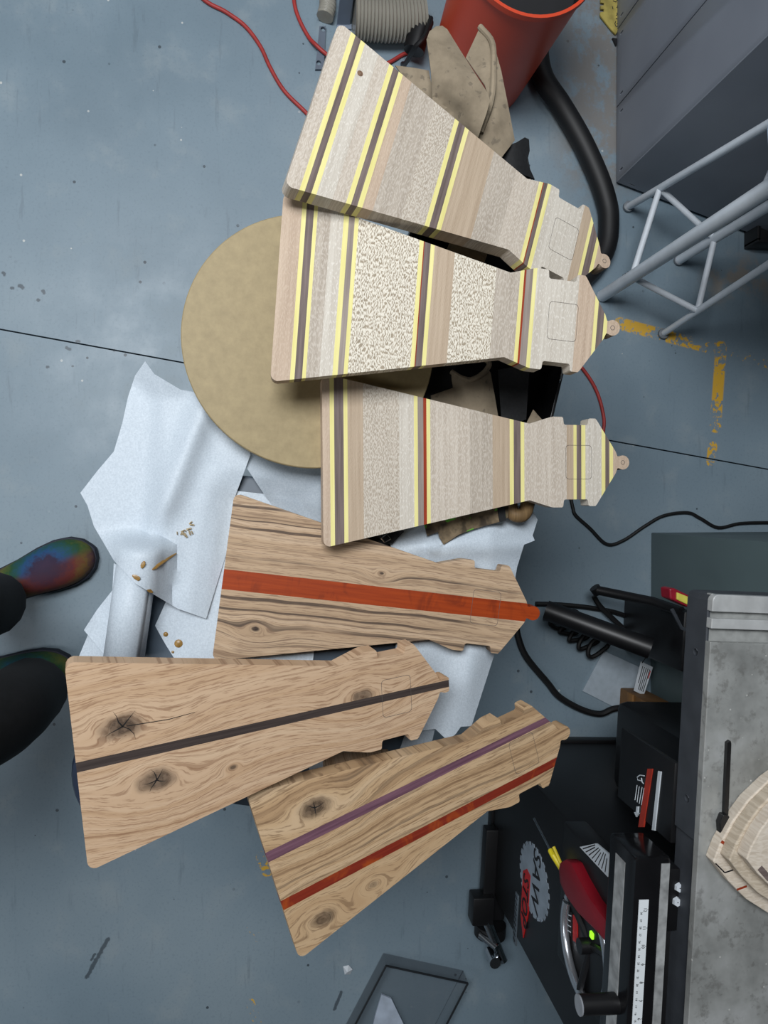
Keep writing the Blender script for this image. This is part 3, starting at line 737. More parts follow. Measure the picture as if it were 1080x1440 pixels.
# camouflage cloth
cn = NT('camouflage_cloth', .85); _v = cn.coord()
f1 = cn.noise(_v, 34, 3, .6); c = cn.ramp(f1, [(.36, lin((62, 52, 40))), (.45, lin((96, 82, 62))), (.56, lin((120, 104, 80))), (.66, lin((76, 66, 50)))], 'LINEAR')
gm = cn.step(cn.noise(cn.vmath('ADD', _v, (.31, .2, 0)), 38, 2), .62, .64); c = cn.mix(gm, c, lin((96, 168, 52))); cn.col(c)
cm = thing('camouflage_trousers', 'brown camouflage trousers with green flecks, bunched on the paper beside the thin-red-line board', 'trousers', tuple(P(670, 735, .7)))
cml = cm.location
def sub3(o): o.location = -cml; return o
sub3(sheet('cloth_fold', CAMO, zcm, cn.m, cm, 5, .002))
cord = wood('brown_corduroy', (84, 66, 44), (136, 110, 76), 'x', 120)
ca = [P(716, 690, .70), P(719, 718, .708), P(728, 725, .712), (P(738, 721, .71)), P(744, 700, .70)]
sub3(tube('corduroy_hem', spline(ca, 6), .011, cord, cm, 12))
sub3(sheet('black_tab', [(698, 706), (709, 704), (712, 732), (703, 734)], lambda x, y: .722, nylon, cm, 6, .002))
bk = thing('buckled_strap', 'black webbing strap with a metal buckle under the thin-red-line board', 'strap', tuple(P(545, 755, .71)))
bl_ = bk.location
def sub4(o): o.location = -bl_; return o
sub4(sheet('webbing', [(512, 756), (560, 735), (568, 748), (552, 764), (530, 768)], lambda x, y: .716 + .004 * math.sin(x / 6.0), nylon, bk, 5, .003))
kb = [P(536, 757, .727), P(544, 751, .727), P(549, 758, .727), P(541, 763, .727)]
sub4(tube('buckle', kb + [kb[0]], .0012, chrome, bk, 6))

# ------------------------------------------------------------------ orange bucket, hoses
bp = P(672, 98)
bu = thing('orange_bucket', 'bright orange plastic bucket with a dark hollow top', 'bucket', (bp.x, bp.y, 0))
orange = plain('orange_plastic', (206, 66, 30), .4, var=.05, sc=6)
lathe('body', [(.001, 0), (.120, 0), (.124, .004), (.140, .385), (.146, .387), (.146, .40), (.1395, .40), (.1375, .39), (.121, .012), (.001, .012)], (0, 0, 0), orange, bu, 64)
lathe('dark_liner', [(.001, .30), (.131, .30), (.1365, .392)], (0, 0, 0), plain('liner_black', (24, 24, 27), .6), bu, 48)
for s in (-1, 1):
    o = box('handle_lug', -.012, .012, -.006, .006, 0, .03, orange, bu, .002); o.location = (0, s * .147, .33)
hb = [Vector((0, -.150, .345)), Vector((-.10, -.12, .325)), Vector((-.155, 0, .30)), Vector((-.10, .12, .325)), Vector((0, .150, .345))]
tube('wire_bail', spline(hb, 8), .002, steel_dark, bu, 8)

hp = [P(x, y, .0268) for x, y in ((758, 30), (757, 76), (765, 112), (790, 150), (818, 198), (841, 248), (853, 285), (856, 308), (854, 340), (844, 364), (818, 392), (780, 410))]
o = tube('vacuum_hose', spline(hp, 8), .0265, rubber, None, 18); tag(o, 'thick black vacuum hose curving over the floor from the orange bucket', 'hose')
# clear corrugated hose: ribs along a path
clear_h = NT('clear_hose', .25); clear_h.col(lin((176, 172, 160))); clear_h.b.inputs['Transmission Weight'].default_value = .25; clear_h.b.inputs['Alpha'].default_value = .92
def corrugated(pts, r, pitch, label):
    pts = [Vector(p) for p in pts]; path = []; acc = 0.0
    L = sum((pts[i + 1] - pts[i]).length for i in range(len(pts) - 1)); nst = int(L / pitch * 6)
    for i in range(nst + 1):
        d = L * i / nst; q = d; k = 0
        while k < len(pts) - 2 and q > (pts[k + 1] - pts[k]).length: q -= (pts[k + 1] - pts[k]).length; k += 1
        path.append(pts[k] + (pts[k + 1] - pts[k]).normalized() * q)
    o = tube('corrugated_hose', path, lambda t: r * (1 + .055 * math.cos(2 * math.pi * t * L / pitch)), clear_h.m, None, 20)
    return tag(o, label, 'hose')
corrugated(spline([P(498, 22, .054), P(540, 25, .054), P(575, 24, .054), P(594, 22, .054)], 6), .050, .0085, 'wide clear corrugated dust hose lying on the floor by the orange bucket')
corrugated(spline([P(457, 24, .022), P(461, 4, .022), P(457, -40, .022)], 6), .020, .007, 'narrow clear corrugated hose end beside the grey metal post')
# grey post with drilled base plate
gp = thing('metal_post', 'grey metal post on a drilled foot plate beside the corrugated hose', 'post', tuple(P(484, 30)))
gl = gp.location; pst = plain('grey_post_paint', (128, 140, 158), .45, var=.05)
q = [P(449, 40), P(458, 40), P(455, 100), P(443, 100)]
fp_ = prism('foot_plate', [((p - gl).x, (p - gl).y) for p in q], 0, .008, plain('plate_steel', (96, 106, 120), .5), gp)
for (x, y) in ((454, 44), (448, 91)):
    c = P(x, y) - gl; bore(fp_, lathe('cutter', [(.006, -.01), (.006, .02)], (c.x, c.y, 0), pst, None, 20, True))
    lathe('bolt_hole', [(.0062, .0002), (.0059, .0079)], (c.x, c.y, 0), fp_.data.materials[0], fp_, 20)
q = [P(473, 37), P(492, 37), P(494, 14), P(477, 14)]
prism('post', [((p - gl).x, (p - gl).y) for p in q], 0, 1.1, pst, gp, None, .002)
q = [P(474, 36), P(494, 36), P(494, 43), P(474, 43)]
prism('foot_web', [((p - gl).x, (p - gl).y) for p in q], .0, .006, pst, gp)
# black hose clamp / strap
st = thing('hose_coupling', 'black plastic hose coupling with strap between corrugated hose and bucket', 'coupling', tuple(P(588, 60)))
sl = st.location
tube('coupling', [P(596, 28, .06) - sl, P(588, 48, .06) - sl, P(582, 72, .055) - sl], .026, black, st, 16)
tube('strap', [p - sl for p in spline([P(606, 25, .09), P(598, 50, .10), P(584, 66, .09), P(571, 88, .03), P(566, 90, .006)], 6)], .006, black, st, 8)

# red air hose, in one run on the floor
rh = [P(240, -60, .005), P(283, -4, .005), P(318, 17, .005), P(345, 37, .005), P(366, 65, .005), P(380, 95, .005), P(400, 128, .005), P(432, 160, .005), P(470, 200, .005), P(520, 260, .005)]
o = tube('air_hose', spline(rh, 8), .0048, red_hose, None, 10); tag(o, 'red air hose running in from the floor to under the leaning pale board', 'hose')
rh = [P(412, -30, .005), P(414, 5, .005), P(422, 30, .005), P(434, 52, .006), P(443, 62, .0145), P(455, 73, .0145), P(468, 82, .0145), P(490, 93, .005), P(520, 98, .005), P(547, 88, .005), P(568, 76, .005), P(590, 70, .005)]
o = tube('air_hose', spline(rh, 8), .0048, red_hose, None, 10); tag(o, 'red air hose passing the drilled foot plate of the grey post', 'hose')
rh = [P(770, 470, .005), P(800, 498, .005), P(822, 522, .005), P(838, 548, .005), P(847, 576, .005), P(849, 602, .005), P(838, 640, .005), P(800, 660, .005)]
o = tube('air_hose', spline(rh, 8), .0045, red_hose, None, 10); tag(o, 'short red hose loop on the floor beyond the tips of the pale boards', 'hose')

# yellow notched spreader by the cabinet foot
sp_ = thing('glue_spreader', 'worn yellow notched glue spreader with black scrawl, against the grey cabinet', 'spreader', tuple(P(856, 20)))
spl = sp_.location; ylw = plain('worn_yellow_plastic', (176, 160, 84), .6, var=.25, sc=40)
pts = [(871, -30), (870, 20), (868, 44), (864, 51), (858, 45), (843, 26), (842, 23)]
yy = 20
while yy > -26:
    pts += [(842.5, yy), (847.5, yy - .5), (847.5, yy - 4), (843, yy - 4.5)]; yy -= 9
pts += [(845, -30)]
prism('blade', [((P(x, y) - spl).x, (P(x, y) - spl).y) for x, y in pts], .004, .008, ylw, sp_)
for stroke in ([(866, 30), (864.5, 33), (866, 37), (868.5, 38), (868.8, 34), (867, 33)], [(866, 26), (868.5, 27)], [(866.5, 22), (868.5, 20), (867, 18)], [(867, 10), (869, 12), (868, 8)], [(862, 1), (866, 3), (868, 0)], [(861, 9), (862, 13)]):
    tube('scrawl', [P(x, y, .0082) - spl for x, y in stroke], .0011, ink, sp_, 6)
prism('chip', [((P(x, y) - spl).x, (P(x, y) - spl).y) for x, y in [(860, 55), (870, 57), (865, 66)]], 0, .006, ink, sp_)

# ------------------------------------------------------------------ aluminium stand with a round top
fA, fB, fC, fD = P(882, 292), P(846, 417), P(931, 470), P(953, 367)
sc_ = (fA + fB + fC + fD) / 4
std = thing('metal_stand', 'four-legged aluminium stand with cross braces and round top, on the floor before the grey cabinet', 'stand', tuple(sc_))
def legtop(x, y, foot):          # a point higher on the leg: on the pixel's ray, level with the foot in depth
    return PPL(x, y, foot, Vector((0, 1, 0)))
tA = legtop(1080, 175, fA); tB = legtop(1080, 265, fB); tC = legtop(1080, 372, fC); tD = legtop(1080, 290, fD)
def ext(f, t, z): return f + (t - f) * (z / t.z)
SH = .70
legs = {}
for nme, f, t, r in (('A', fA, tA, .009), ('B', fB, tB, .0155), ('C', fC, tC, .0085), ('D', fD, tD, .012)):
    e = ext(f, t, SH); legs[nme] = (f, e)
    lg = tube('leg', [f - sc_ + Vector((0, 0, .004)), e - sc_], r, alu, std, 14)
    lathe('foot', [(.001, .0), (.013, .0), (.014, .003), (.014, .010), (.008, .013), (.001, .013)], tuple(f - sc_), plain('foot_plastic', (120, 126, 132), .5), lg, 18)
def at(nme, z): f, e = legs[nme]; return f + (e - f) * (z / SH) - sc_
for a, b, z in (('A', 'B', .16), ('B', 'C', .16), ('C', 'D', .16), ('D', 'A', .16), ('A', 'B', .62), ('B', 'C', .62), ('C', 'D', .62), ('D', 'A', .62)):
    tube('brace', [at(a, z), at(b, z)], .0075, alu, std, 10)
for i in range(3):
    q = at('B', .13 + .012 * i) ; 
    lathe('rivet', [(.001, .003), (.003, .002), (.0035, 0)], tuple(q + Vector((-.012, -.006, 0))), steel_dark, std, 8)
tc = sum((legs[k][1] for k in legs), Vector()) / 4 - sc_
lathe('round_top', [(.001, 0), (.165, 0), (.170, .004), (.170, .020), (.165, .025), (.001, .025)], (tc.x, tc.y, SH - .004), plain('pale_blue_top', (176, 192, 210), .4), std, 48, False)
# black box on the floor by the stand
xb = P(1048, 318)
o = thing('black_floor_box', 'black box with a raised frame standing on the floor behind the aluminium stand', 'box', (xb.x, xb.y, 0))
box('body', -.045, .06, 0.0, .12, 0, .05, black, o, .004)
for a in ((-.045, .06, -.004, .006), (-.045, .06, .112, .124), (-.05, -.038, -.004, .124), (.052, .064, -.004, .124)):
    box('frame_bar', a[0], a[1], a[2], a[3], .0, .056, black_sheet, o, .002)

# ------------------------------------------------------------------ table saw
TO = P(1003, 836, .86); TE = P(968, 1440, .86)
yaw = math.atan2(TE.y - TO.y, TE.x - TO.x)
saw = thing('table_saw', 'black table saw with cast-iron top, red stop paddle and front rail with tape scale', 'table saw', (TO.x, TO.y, 0))
saw.rotation_euler = (0, 0, yaw)
SM = Matrix.Translation((TO.x, TO.y, 0)) @ Matrix.Rotation(yaw, 4, 'Z'); SI = SM.inverted()
ey = (SM.to_3x3() @ Vector((0, 1, 0)))
def S(x, y, z): return SI @ P(x, y, z)                                       # pixel at height -> saw-local
def SF(x, y, yl): return SI @ PPL(x, y, SM @ Vector((0, yl, 0)), ey)          # pixel on the vertical plane local y = yl
iron = NT('ground_cast_iron', .38, .2); _v = iron.coord()
a_ = iron.noise(_v, 7, 5, .65); b_ = iron.noise(_v, 46, 5, .7); sx3 = iron.sep(_v)[0]
cI = iron.ramp(a_, [(.30, lin((122, 124, 122))), (.5, lin((160, 162, 160))), (.7, lin((188, 190, 190)))])
cI = iron.mix(iron.math('MULTIPLY', iron.step(b_, .52, .66), .45), cI, lin((92, 90, 86)))
cI = iron.mix(iron.math('MULTIPLY', iron.step(iron.voro(_v, 55), .09, .05), .6), cI, lin((220, 220, 216)))
iron.col(cI); iron.put(iron.b.inputs['Roughness'], iron.ramp(b_, [(.3, (.28,) * 3), (.7, (.5,) * 3)]))
clean_sheen = plain('clean_iron_sheen', (190, 192, 192), .3, .2, .10, 40)  # unstained iron, with the strips' bright reflection put into the paler colour
slotm = plain('slot_iron', (160, 162, 160), .42, .2, .15, 60)
# top: strips between the slots, the slot floors, and the painted apron in front
ZT, DT = .86, .70
def strip_top(name, x0, x1, mat, rnd=0.0):
    poly = [(x0, 0), (x1, 0), (x1, DT), (x0, DT)]
    if rnd: poly = [(x0 + rnd * (1 - math.sin(k * math.pi / 10)), rnd * (1 - math.cos(k * math.pi / 10))) for k in range(5, -1, -1)] + [(x1, 0), (x1, DT), (x0, DT)]
    return prism(name, poly, ZT - .012, ZT, mat, saw, None, .001)
strip_top('top_strip', 0.0, .0235, clean_sheen, .009)
strip_top('top_strip', .033, .0470, clean_sheen)
main = strip_top('table_top', .0655, 1.25, iron.m)
prism('slot_floor', [(.0, .004), (.07, .004), (.07, DT), (.0, DT)], ZT - .020, ZT - .010, slotm, saw)
ap = prism('apron', [(0.0, .060), (.0, .010), (.002, .003), (.010, .0), (.345, .0), (.345, .06)], .80, ZT - .0105, steel_dark, saw, None, .0015)
box('apron', .345, 1.25, .004, .06, .80, ZT - .0125, steel_dark, saw)
box('apron_side', .0, .012, .06, DT, .80, ZT - .012, steel_dark, saw)
for (x, y) in ((978, 917), (966, 1123)):
    h = SF(x, y, 0.0)
    bore(ap, tube('cutter', [Vector((h.x, -.01, h.z)), Vector((h.x, .03, h.z))], .0052, steel_dark, None, 20))
    tube('bolt_hole', [Vector((h.x, .0298, h.z)), Vector((h.x, .034, h.z))], .0054, steel_dark, ap, 20)
    tube('hole_chamfer', [Vector((h.x + .0056 * math.cos(k * math.pi / 9), -.0004, h.z + .0056 * math.sin(k * math.pi / 9))) for k in range(6, 14)], .0008, steel_dark, ap, 6)
# cabinet
cyf = -.011
cb = box('cabinet_body', .492, .868, cyf, .35, .02, .80, black_sheet, saw, .004)
box('cabinet_plinth', .485, .875, cyf - .006, .355, .0, .03, black_sheet, saw, .003)
box('motor_cover', .30, .492, .16, .35, .30, .72, black, saw, .02)
# logo: saw blade shape with lettering
lg = SF(751, 1238, cyf)
blade_pts = []
T = 24; R0 = .074
for k in range(T):
    a = 2 * math.pi * k / T
    for da, rr_ in ((0, .90), (.30, .92), (.42, 1.0), (.95, .985)):
        b = a + da * 2 * math.pi / T; blade_pts.append((lg.x + R0 * rr_ * math.cos(b), lg.z + R0 * 1.18 * rr_ * math.sin(b)))
logo = prism('logo_blade', blade_pts, cyf - .0012, cyf + .002, plain('logo_silver', (150, 162, 174), .4), saw, lambda u, v, w_: (u, w_, v))
flag = [(lg.x + .000, lg.z - .018), (lg.x + .080, lg.z - .018), (lg.x + .150, lg.z - .040), (lg.x + .112, lg.z - .062), (lg.x + .012, lg.z - .062), (lg.x - .004, lg.z - .040)]
prism('logo_flag', flag, cyf - .0018, cyf + .002, plain('logo_red', (196, 26, 26), .4), saw, lambda u, v, w_: (u, w_, v))
def facing(x, y, z, s=1.0): return Matrix.Translation((x, y, z)) @ Matrix.Rotation(math.pi / 2, 4, 'X')
text_mesh('logo_lettering', 'SAW', .058, ink, saw, facing(lg.x - .010, cyf - .0016, lg.z + .012), .0006, 'CENTER', .2)
text_mesh('logo_lettering', 'STOP', .046, ink, saw, facing(lg.x + .064, cyf - .0024, lg.z - .041), .0006, 'CENTER', .2)
# slim badge lower on the cabinet
b0 = SF(726, 1290, cyf)
bdg = box('name_badge', b0.x - .055, b0.x + .060, cyf - .002, cyf + .002, b0.z - .010, b0.z + .010, plain('badge_steel', (110, 120, 128), .35, .5), saw, .001)
for i in range(9):
    u = b0.x - .048 + i * .012; tube('badge_mark', [Vector((u, cyf - .0024, b0.z - .006)), Vector((u + .005, cyf - .0024, b0.z + .006))], .0009, ink, bdg, 5)
# switch box with paddle and lamp
q0 = SF(870, 1180, -.03)
sw = box('switch_box', .455, .70, -.055, cyf, .545, .735, black, saw, .006)
py = -.075
pad_px = [(785, 1222), (787, 1213), (795, 1208), (803, 1213), (813, 1234), (830, 1265), (853, 1296), (858, 1304), (858, 1330), (852, 1326), (834, 1306), (812, 1284), (795, 1260), (787, 1242)]
pp = [SF(x, y, py) for x, y in pad_px]
prism('stop_paddle', [(p.x, p.z) for p in pp], py, -.045, plain('paddle_red', (128, 12, 28), .45, var=.05), saw, lambda u, v, w_: (u, w_, v), .003, True)
lm = SF(832, 1315, -.0565); e = NT('green_lamp', .4); e.col(lin((130, 220, 40))); e.b.inputs['Emission Color'].default_value = lin((150, 255, 40)); e.b.inputs['Emission Strength'].default_value = 1.3
box('indicator_lamp', lm.x - .005, lm.x + .005, -.0585, -.05, lm.z - .005, lm.z + .005, e.m, saw, .0015)
lm2 = SF(829, 1333, -.0565); box('indicator_lamp', lm2.x - .005, lm2.x + .005, -.0582, -.05, lm2.z - .005, lm2.z + .005, plain('lamp_off', (110, 112, 116), .4), saw, .0015)
def sticker(pix, yl, mat, name='warning_sticker', bars=0, barmat=None):
    c = [SF(x, y, yl) for x, y in pix]
    s_ = prism(name, [(p.x, p.z) for p in c], yl - .0008, yl + .002, mat, saw, lambda u, v, w_: (u, w_, v))
    for i in range(bars):
        t = (i + .7) / (bars + .4); a = c[0].lerp(c[3], t); b = c[1].lerp(c[2], t)
        tube('print_line', [a.lerp(b, .1) + Vector((0, -.0011, 0)), a.lerp(b, .88 - .13 * (i % 3 == 1)) + Vector((0, -.0011, 0))], .0009, barmat or ink, s_, 4)
    return s_
# yellowing text sticker on the switch box side, red-striped label on the panel, safety strip under the table
sticker([(815.6, 1191), (839, 1186), (857, 1201), (855, 1233)], -.056, white_label, 'warning_sticker', 8)
sticker([(798, 1281), (805, 1283), (804, 1317), (796, 1311)], -.056, black, 'warning_sticker', 4, white_label)
sticker([(806, 1286), (812, 1290), (812, 1327), (806, 1322)], -.056, red_ink)
sx0 = -.002
box('label_carrier', .255, .372, -.004, .004, .640, .80, black_sheet, saw, .001)
sticker([(911, 1081), (918, 1081), (905, 1163), (898, 1163)], -.005, plain('red_label', (168, 52, 36), .5))
sticker([(926, 1084), (930, 1085), (921, 1168), (917, 1167)], -.005, white_label)
tube('label_emblem', [SF(x, y, -.0055) for x, y in [(906, 1091), (900, 1090), (896, 1093), (897, 1097), (902, 1098), (905, 1102), (903, 1100), (902, 1094)]], .0009, white_label, saw, 5)
for a, b in (((896, 1104), (893, 1125)), ((899, 1106), (896, 1128)), ((903, 1107), (899, 1130)), ((906, 1108), (902, 1132))):
    tube('print_line', [SF(*a, -.0055), SF(*b, -.0055)], .0006, white_label, saw, 4)
ar = [SF(x, y, -.0055) for x, y in [(898, 1134), (895.5, 1134), (894.5, 1142), (892, 1142), (895, 1149), (899.5, 1143), (897, 1142.5)]]
prism('arrow_print', [(p.x, p.z) for p in ar], -.0062, -.004, white_label, saw, lambda u, v, w_: (u, w_, v))
# handwheel on the right of the switch
wb_, wt_ = SF(793, 1296, -.062), SF(846, 1434, -.062)
wr_ = ((wt_.x - wb_.x) + (wt_.z - wb_.z)) / 2; wr_ = .081; hw_c = Vector((wt_.x - .070, -.062, .669))
print('wheel', hw_c, wr_, wt_.x - wb_.x, wt_.z - wb_.z)
hw = tube('handwheel_rim', [hw_c + Vector((wr_ * math.cos(k * math.pi / 32), 0, wr_ * math.sin(k * math.pi / 32))) for k in range(65)], .0075, plain('brushed_chrome', (190, 194, 200), .25, .8, .05), saw, 12, False)
for k in range(3):
    a = 2.0 + k * 2 * math.pi / 3
    tube('spoke', [hw_c + Vector((0, .012, 0)), hw_c + Vector((wr_ * math.cos(a), 0, wr_ * math.sin(a)))], .007, black, hw, 8)
tube('hub', [hw_c + Vector((0, -.01, 0)), hw_c + Vector((0, .051, 0))], .012, black, hw, 20)
kn = SF(820, 1413, -.13)
tube('handle_knob', [Vector((kn.x, -.135, kn.z)), Vector((kn.x, -.075, kn.z))], .0135, black, hw, 20)
tube('knob_cap', [Vector((kn.x, -.137, kn.z)), Vector((kn.x, -.1345, kn.z))], .0135, plain('cap_grey', (150, 154, 160), .4), hw, 20)
# front rail
ry0, ry1, rz0, rz1, rx = -.080, -.025, .762, .840, .372
rail = box('front_rail', rx, 1.25, ry0, ry1, rz0, rz1, plain('gloss_black_rail', (20, 20, 22), .16), saw, .006)
tape = plain('worn_tape', (168, 170, 170), .5, .2, .25, 60)
a0 = S(930, 1217, rz1); a1 = S(939, 1215, rz1)
box('rail_wear_strip', rx + .008, 1.25, S(925, 1300, rz1).y, S(937, 1300, rz1).y, rz1 - .002, rz1 + .0008, tape, rail)
f0 = SF(864, 1240, ry0); f1 = SF(878, 1240, ry0)
box('rail_wear_strip', rx + .02, 1.25, ry0 - .0008, ry0 + .002, f0.z, f1.z, tape, rail)
ty0, ty1 = S(896.5, 1300, rz1).y, S(910, 1300, rz1).y
t0 = S(904, 1265, rz1).x
sc_tape = box('scale_tape', t0, 1.25, ty0, ty1, rz1 - .002, rz1 + .0009, plain('scale_white', (226, 232, 236), .45, var=.02), rail)
inch0 = S(904, 1279, rz1).x
k = 0
flat = lambda x, y: Matrix.Translation((x, y, rz1 + .0011))
tw = ty1 - ty0
for i in range(8):
    x = inch0 + .0254 * i
    text_mesh('scale_number', str(12 - i) if 12 - i > 0 else '0', .0062, ink, sc_tape, flat(x, ty0 + tw * .66), .0002)
    box('scale_tick', x - .0002, x + .0002, ty1 - .0022, ty1 - .0002, rz1 + .0008, rz1 + .0012, ink, sc_tape)
for i in range(20):
    x = inch0 + .0048 + .010 * i
    text_mesh('scale_number', str(30 - i), .0040, ink, sc_tape, flat(x, ty0 + tw * .28), .0002)
# bolts in the gap between rail and top
for (x, y) in ((957, 1250), (954, 1270)):
    c = S(x, y, .82); lathe('rail_bolt', [(.001, .004), (.006, .004), (.007, 0)], (c.x, c.y, .815), alu, saw, 6)
box('rail_bracket', rx + .03, rx + .12, ry1 - .002, .006, .775, .815, black_sheet, saw, .002)
# mobile base with caster at the cabinet foot
mbp = S(735, 1262, .0)
cst = P(690, 1320)
cl_ = SI @ cst
mb = box('mobile_base', .70, .93, cyf - .03, cyf + .03, .035, .07, black_sheet, saw, .004)
box('base_arm', .86, .93, cyf - .06, cyf - .005, .045, .09, black_sheet, saw, .004)
cx0 = SI @ P(690, 1308, .045)
wh = tube('caster_wheel', [Vector((cx0.x - .014, cx0.y, .040)), Vector((cx0.x + .014, cx0.y, .040))], .040, rubber, saw, 24)
tube('caster_fork', [Vector((cx0.x + .0, cx0.y - .03, .058)), Vector((cx0.x + .01, cx0.y + .0, .092)), Vector((cx0.x + .05, cx0.y + .02, .092)), Vector((.90, cyf - .03, .075))], .012, chrome, saw, 10)
tube('caster_pin', [Vector((cx0.x + .045, cx0.y - .004, .06)), Vector((cx0.x + .045, cx0.y - .004, .105))], .014, chrome, saw, 16)
# support beam and black housings under the left wing
bar = [P(772, 866, .16), P(920, 922, .30)]
tube('outrigger_bar', [SI @ p for p in (P(768, 858, .10), P(915, 912, .22))], .026, black, saw, 10)
tube('outrigger_bar', [SI @ p for p in (P(840, 830, .10), P(918, 846, .18), P(958, 860, .26))], .012, black, saw, 10)
tube('bar_end', [SI @ P(836, 826, .09), SI @ P(842, 834, .09)], .014, black, saw, 12)
hA = S(900, 845, .12); hB = S(960, 1000, .12)
box('dust_housing', hA.x, S(960, 925, .12).x, hA.y + .02, .36, 0.0, .28, black, saw, .008)
# red and yellow tape measure lying on the housing
tm = SI @ P(950, 838, .40)
tmh = thing('red_yellow_case', 'small red and yellow tool case hanging behind the saw table corner', 'tool case', tuple(SM @ tm))
tmh.rotation_euler = (0, 0, yaw)
dirm = (SI @ P(972, 848, .40)) - (SI @ P(934, 831, .40)); ang = math.atan2(dirm.y, dirm.x)
c1 = prism('red_body', [(-.028, .006), (-.018, -.012), (.035, -.012), (.035, .010), (-.02, .012)], -.02, .016, plain('case_red', (150, 24, 44), .45), tmh, None, .003)
c2 = prism('yellow_cover', [(-.006, -.008), (.033, -.009), (.033, .008), (-.012, .006)], .014, .020, plain('case_yellow', (214, 206, 90), .45), tmh, None, .002)
for q in (c1, c2): q.rotation_euler = (0, 0, ang)
hk = tube('hanger', [Vector((.03, 0, -.01)), Vector((.07, .03, -.02)), Vector((.09, .10, -.03))], .004, steel_dark, tmh, 6)

# screwdriver tucked behind the paddle
d0, d1, d2 = SM @ SF(751, 1151, -.07), SM @ SF(778, 1203, -.07), SM @ SF(790, 1222, -.058)
sdv_ = thing('screwdriver', 'thin steel screwdriver with yellow collar tucked behind the red stop paddle', 'screwdriver', tuple(d1))
tube('shaft', [d0 - d1, Vector()], .0022, chrome, sdv_, 10)
tube('collar', [(d0 - d1) * .12, Vector(), (d2 - d1)], .0055, plain('driver_yellow', (214, 196, 36), .45), sdv_, 12)
d3 = SM @ SF(775, 1190, -.07)
tube('clip', [d3 + (d1 - d3) * .1 - d1 + Vector((-.006, 0, .01)), (d2 - d1) + Vector((-.004, 0, .006))], .003, plain('driver_clip', (206, 186, 40), .45), sdv_, 8)

# ------------------------------------------------------------------ on the saw top
ms = thing('miter_bar', 'slim black steel bar with a wider end, lying on the cast-iron saw top', 'tool', tuple(P(1022, 1110, .86)))
msl = ms.location
def mpoly(px, z): return [((P(x, y, z) - msl).x, (P(x, y, z) - msl).y) for x, y in px]
prism('bar', mpoly([(1023, 1045), (1027.5, 1042), (1028.5, 1046), (1024, 1152), (1018.5, 1152)], .866), 0, .006, black, ms)
prism('bar_head', mpoly([(1017, 1146), (1024, 1146), (1029, 1152), (1030, 1170), (1014, 1182), (1012.5, 1158)], .870), 0, .010, black, ms, None, .0015)
# stepped lens-shaped wooden piece with inlays
wb = thing('stepped_wood_blank', 'stepped pale wooden piece with dark red and black inlay lines, on the saw top', 'wood blank', tuple(P(1060, 1200, .86)))
wbl = wb.location
w1 = lace('blank_light', (196, 182, 164), (222, 210, 194), (232, 222, 208), .4, .53, .6, 1.1)
w2 = lace('blank_mid', (178, 164, 144), (206, 192, 172), (220, 208, 190), .4, .53, .6, 1.4)
def lens(z, off, sc2):
    pts = [(1003 + off, 1212), (1012 + off, 1188), (1030 + off, 1155), (1052 + off, 1125), (1080 + off, 1098), (1130, 1062), (1220, 1050), (1320, 1140), (1330, 1240), (1270, 1320), (1170, 1320), (1120, 1300), (1080 + off, 1284), (1050 + off, 1265), (1025 + off, 1240)]
    c = Vector((1170, 1200)); return [((P(c.x + (x - c.x) * sc2, c.y + (y - c.y) * sc2, z) - wbl).x, (P(c.x + (x - c.x) * sc2, c.y + (y - c.y) * sc2, z) - wbl).y) for x, y in pts]
l1 = lens(.878, 0, 1.0); l2 = lens(.898, 0, .865); l3 = lens(.918, 0, .72)
s1 = prism('step_ring', l1, 0, .018, w1, wb, None, .0015); s2 = prism('step_ring', l2, .0178, .038, w2, wb, None, .0015); prism('step_ring', l3, .0378, .058, w1, wb, None, .0015)
def inlay(a, b, z, mat, wd=1.4):
    pa, pb = P(*a, .86 + z) - wbl, P(*b, .86 + z) - wbl; pa.z = pb.z = z + .0004
    d = (pb - pa).normalized(); n_ = Vector((-d.y, d.x, 0)) * .001 * wd
    mk('inlay_line', [pa - n_, pb - n_, pb + n_, pa + n_], [[0, 1, 2, 3]], mat, wb)
inlay((1014, 1183), (1030, 1194), .018, redw, 2.0); inlay((1006, 1214), (1019, 1227), .018, ink, .9); inlay((1019, 1227), (1031, 1223), .018, ink, 1.0); inlay((1036, 1251), (1050, 1246), .018, redw, 1.5)
inlay((1068, 1220), (1082, 1236), .058, wal, 4.0)

# ------------------------------------------------------------------ things on the floor around the saw
kc = [(250, 130), (258, 165), (270, 195), (330, 250), (400, 316), (470, 300), (560, 240), (640, 196), (740, 183), (795, 207), (870, 246), (960, 229), (1080, 225), (1200, 230)]
o = tube('power_cord', spline([P(720 + x / 3, 660 + y / 3, .005) for x, y in [(230, 40)] + kc], 6), .0046, rubber, None, 8)
tag(o, 'thin black power cord wandering over the open floor past the green-grey cabinet', 'cord')
kc = [(20, 640), (25, 700), (60, 790), (150, 900), (200, 960), (290, 1012), (370, 1032), (430, 1010), (520, 1000)]
o = tube('power_cord', spline([P(720 + x / 3, 660 + y / 3, .010) for x, y in kc], 6), .0085, rubber, None, 8)
tag(o, 'thick black cable bending along the floor under the tip of the striped oak board', 'cord')
kc = [(100, 568), (180, 570), (300, 580), (420, 600), (490, 622)]
o = tube('power_cord', spline([P(720 + x / 3, 660 + y / 3, .007) for x, y in kc], 6), .0065, rubber, None, 8)
tag(o, 'black cable passing beneath the saw outrigger bar to the dust housing', 'cord')
kc = [(345, 535), (370, 575), (420, 625), (470, 672)]
o = tube('power_cord', spline([P(720 + x / 3, 660 + y / 3, .02) for x, y in kc], 6), .007, rubber, None, 8)
tag(o, 'short black cable crossing between the two saw outrigger bars', 'cord')
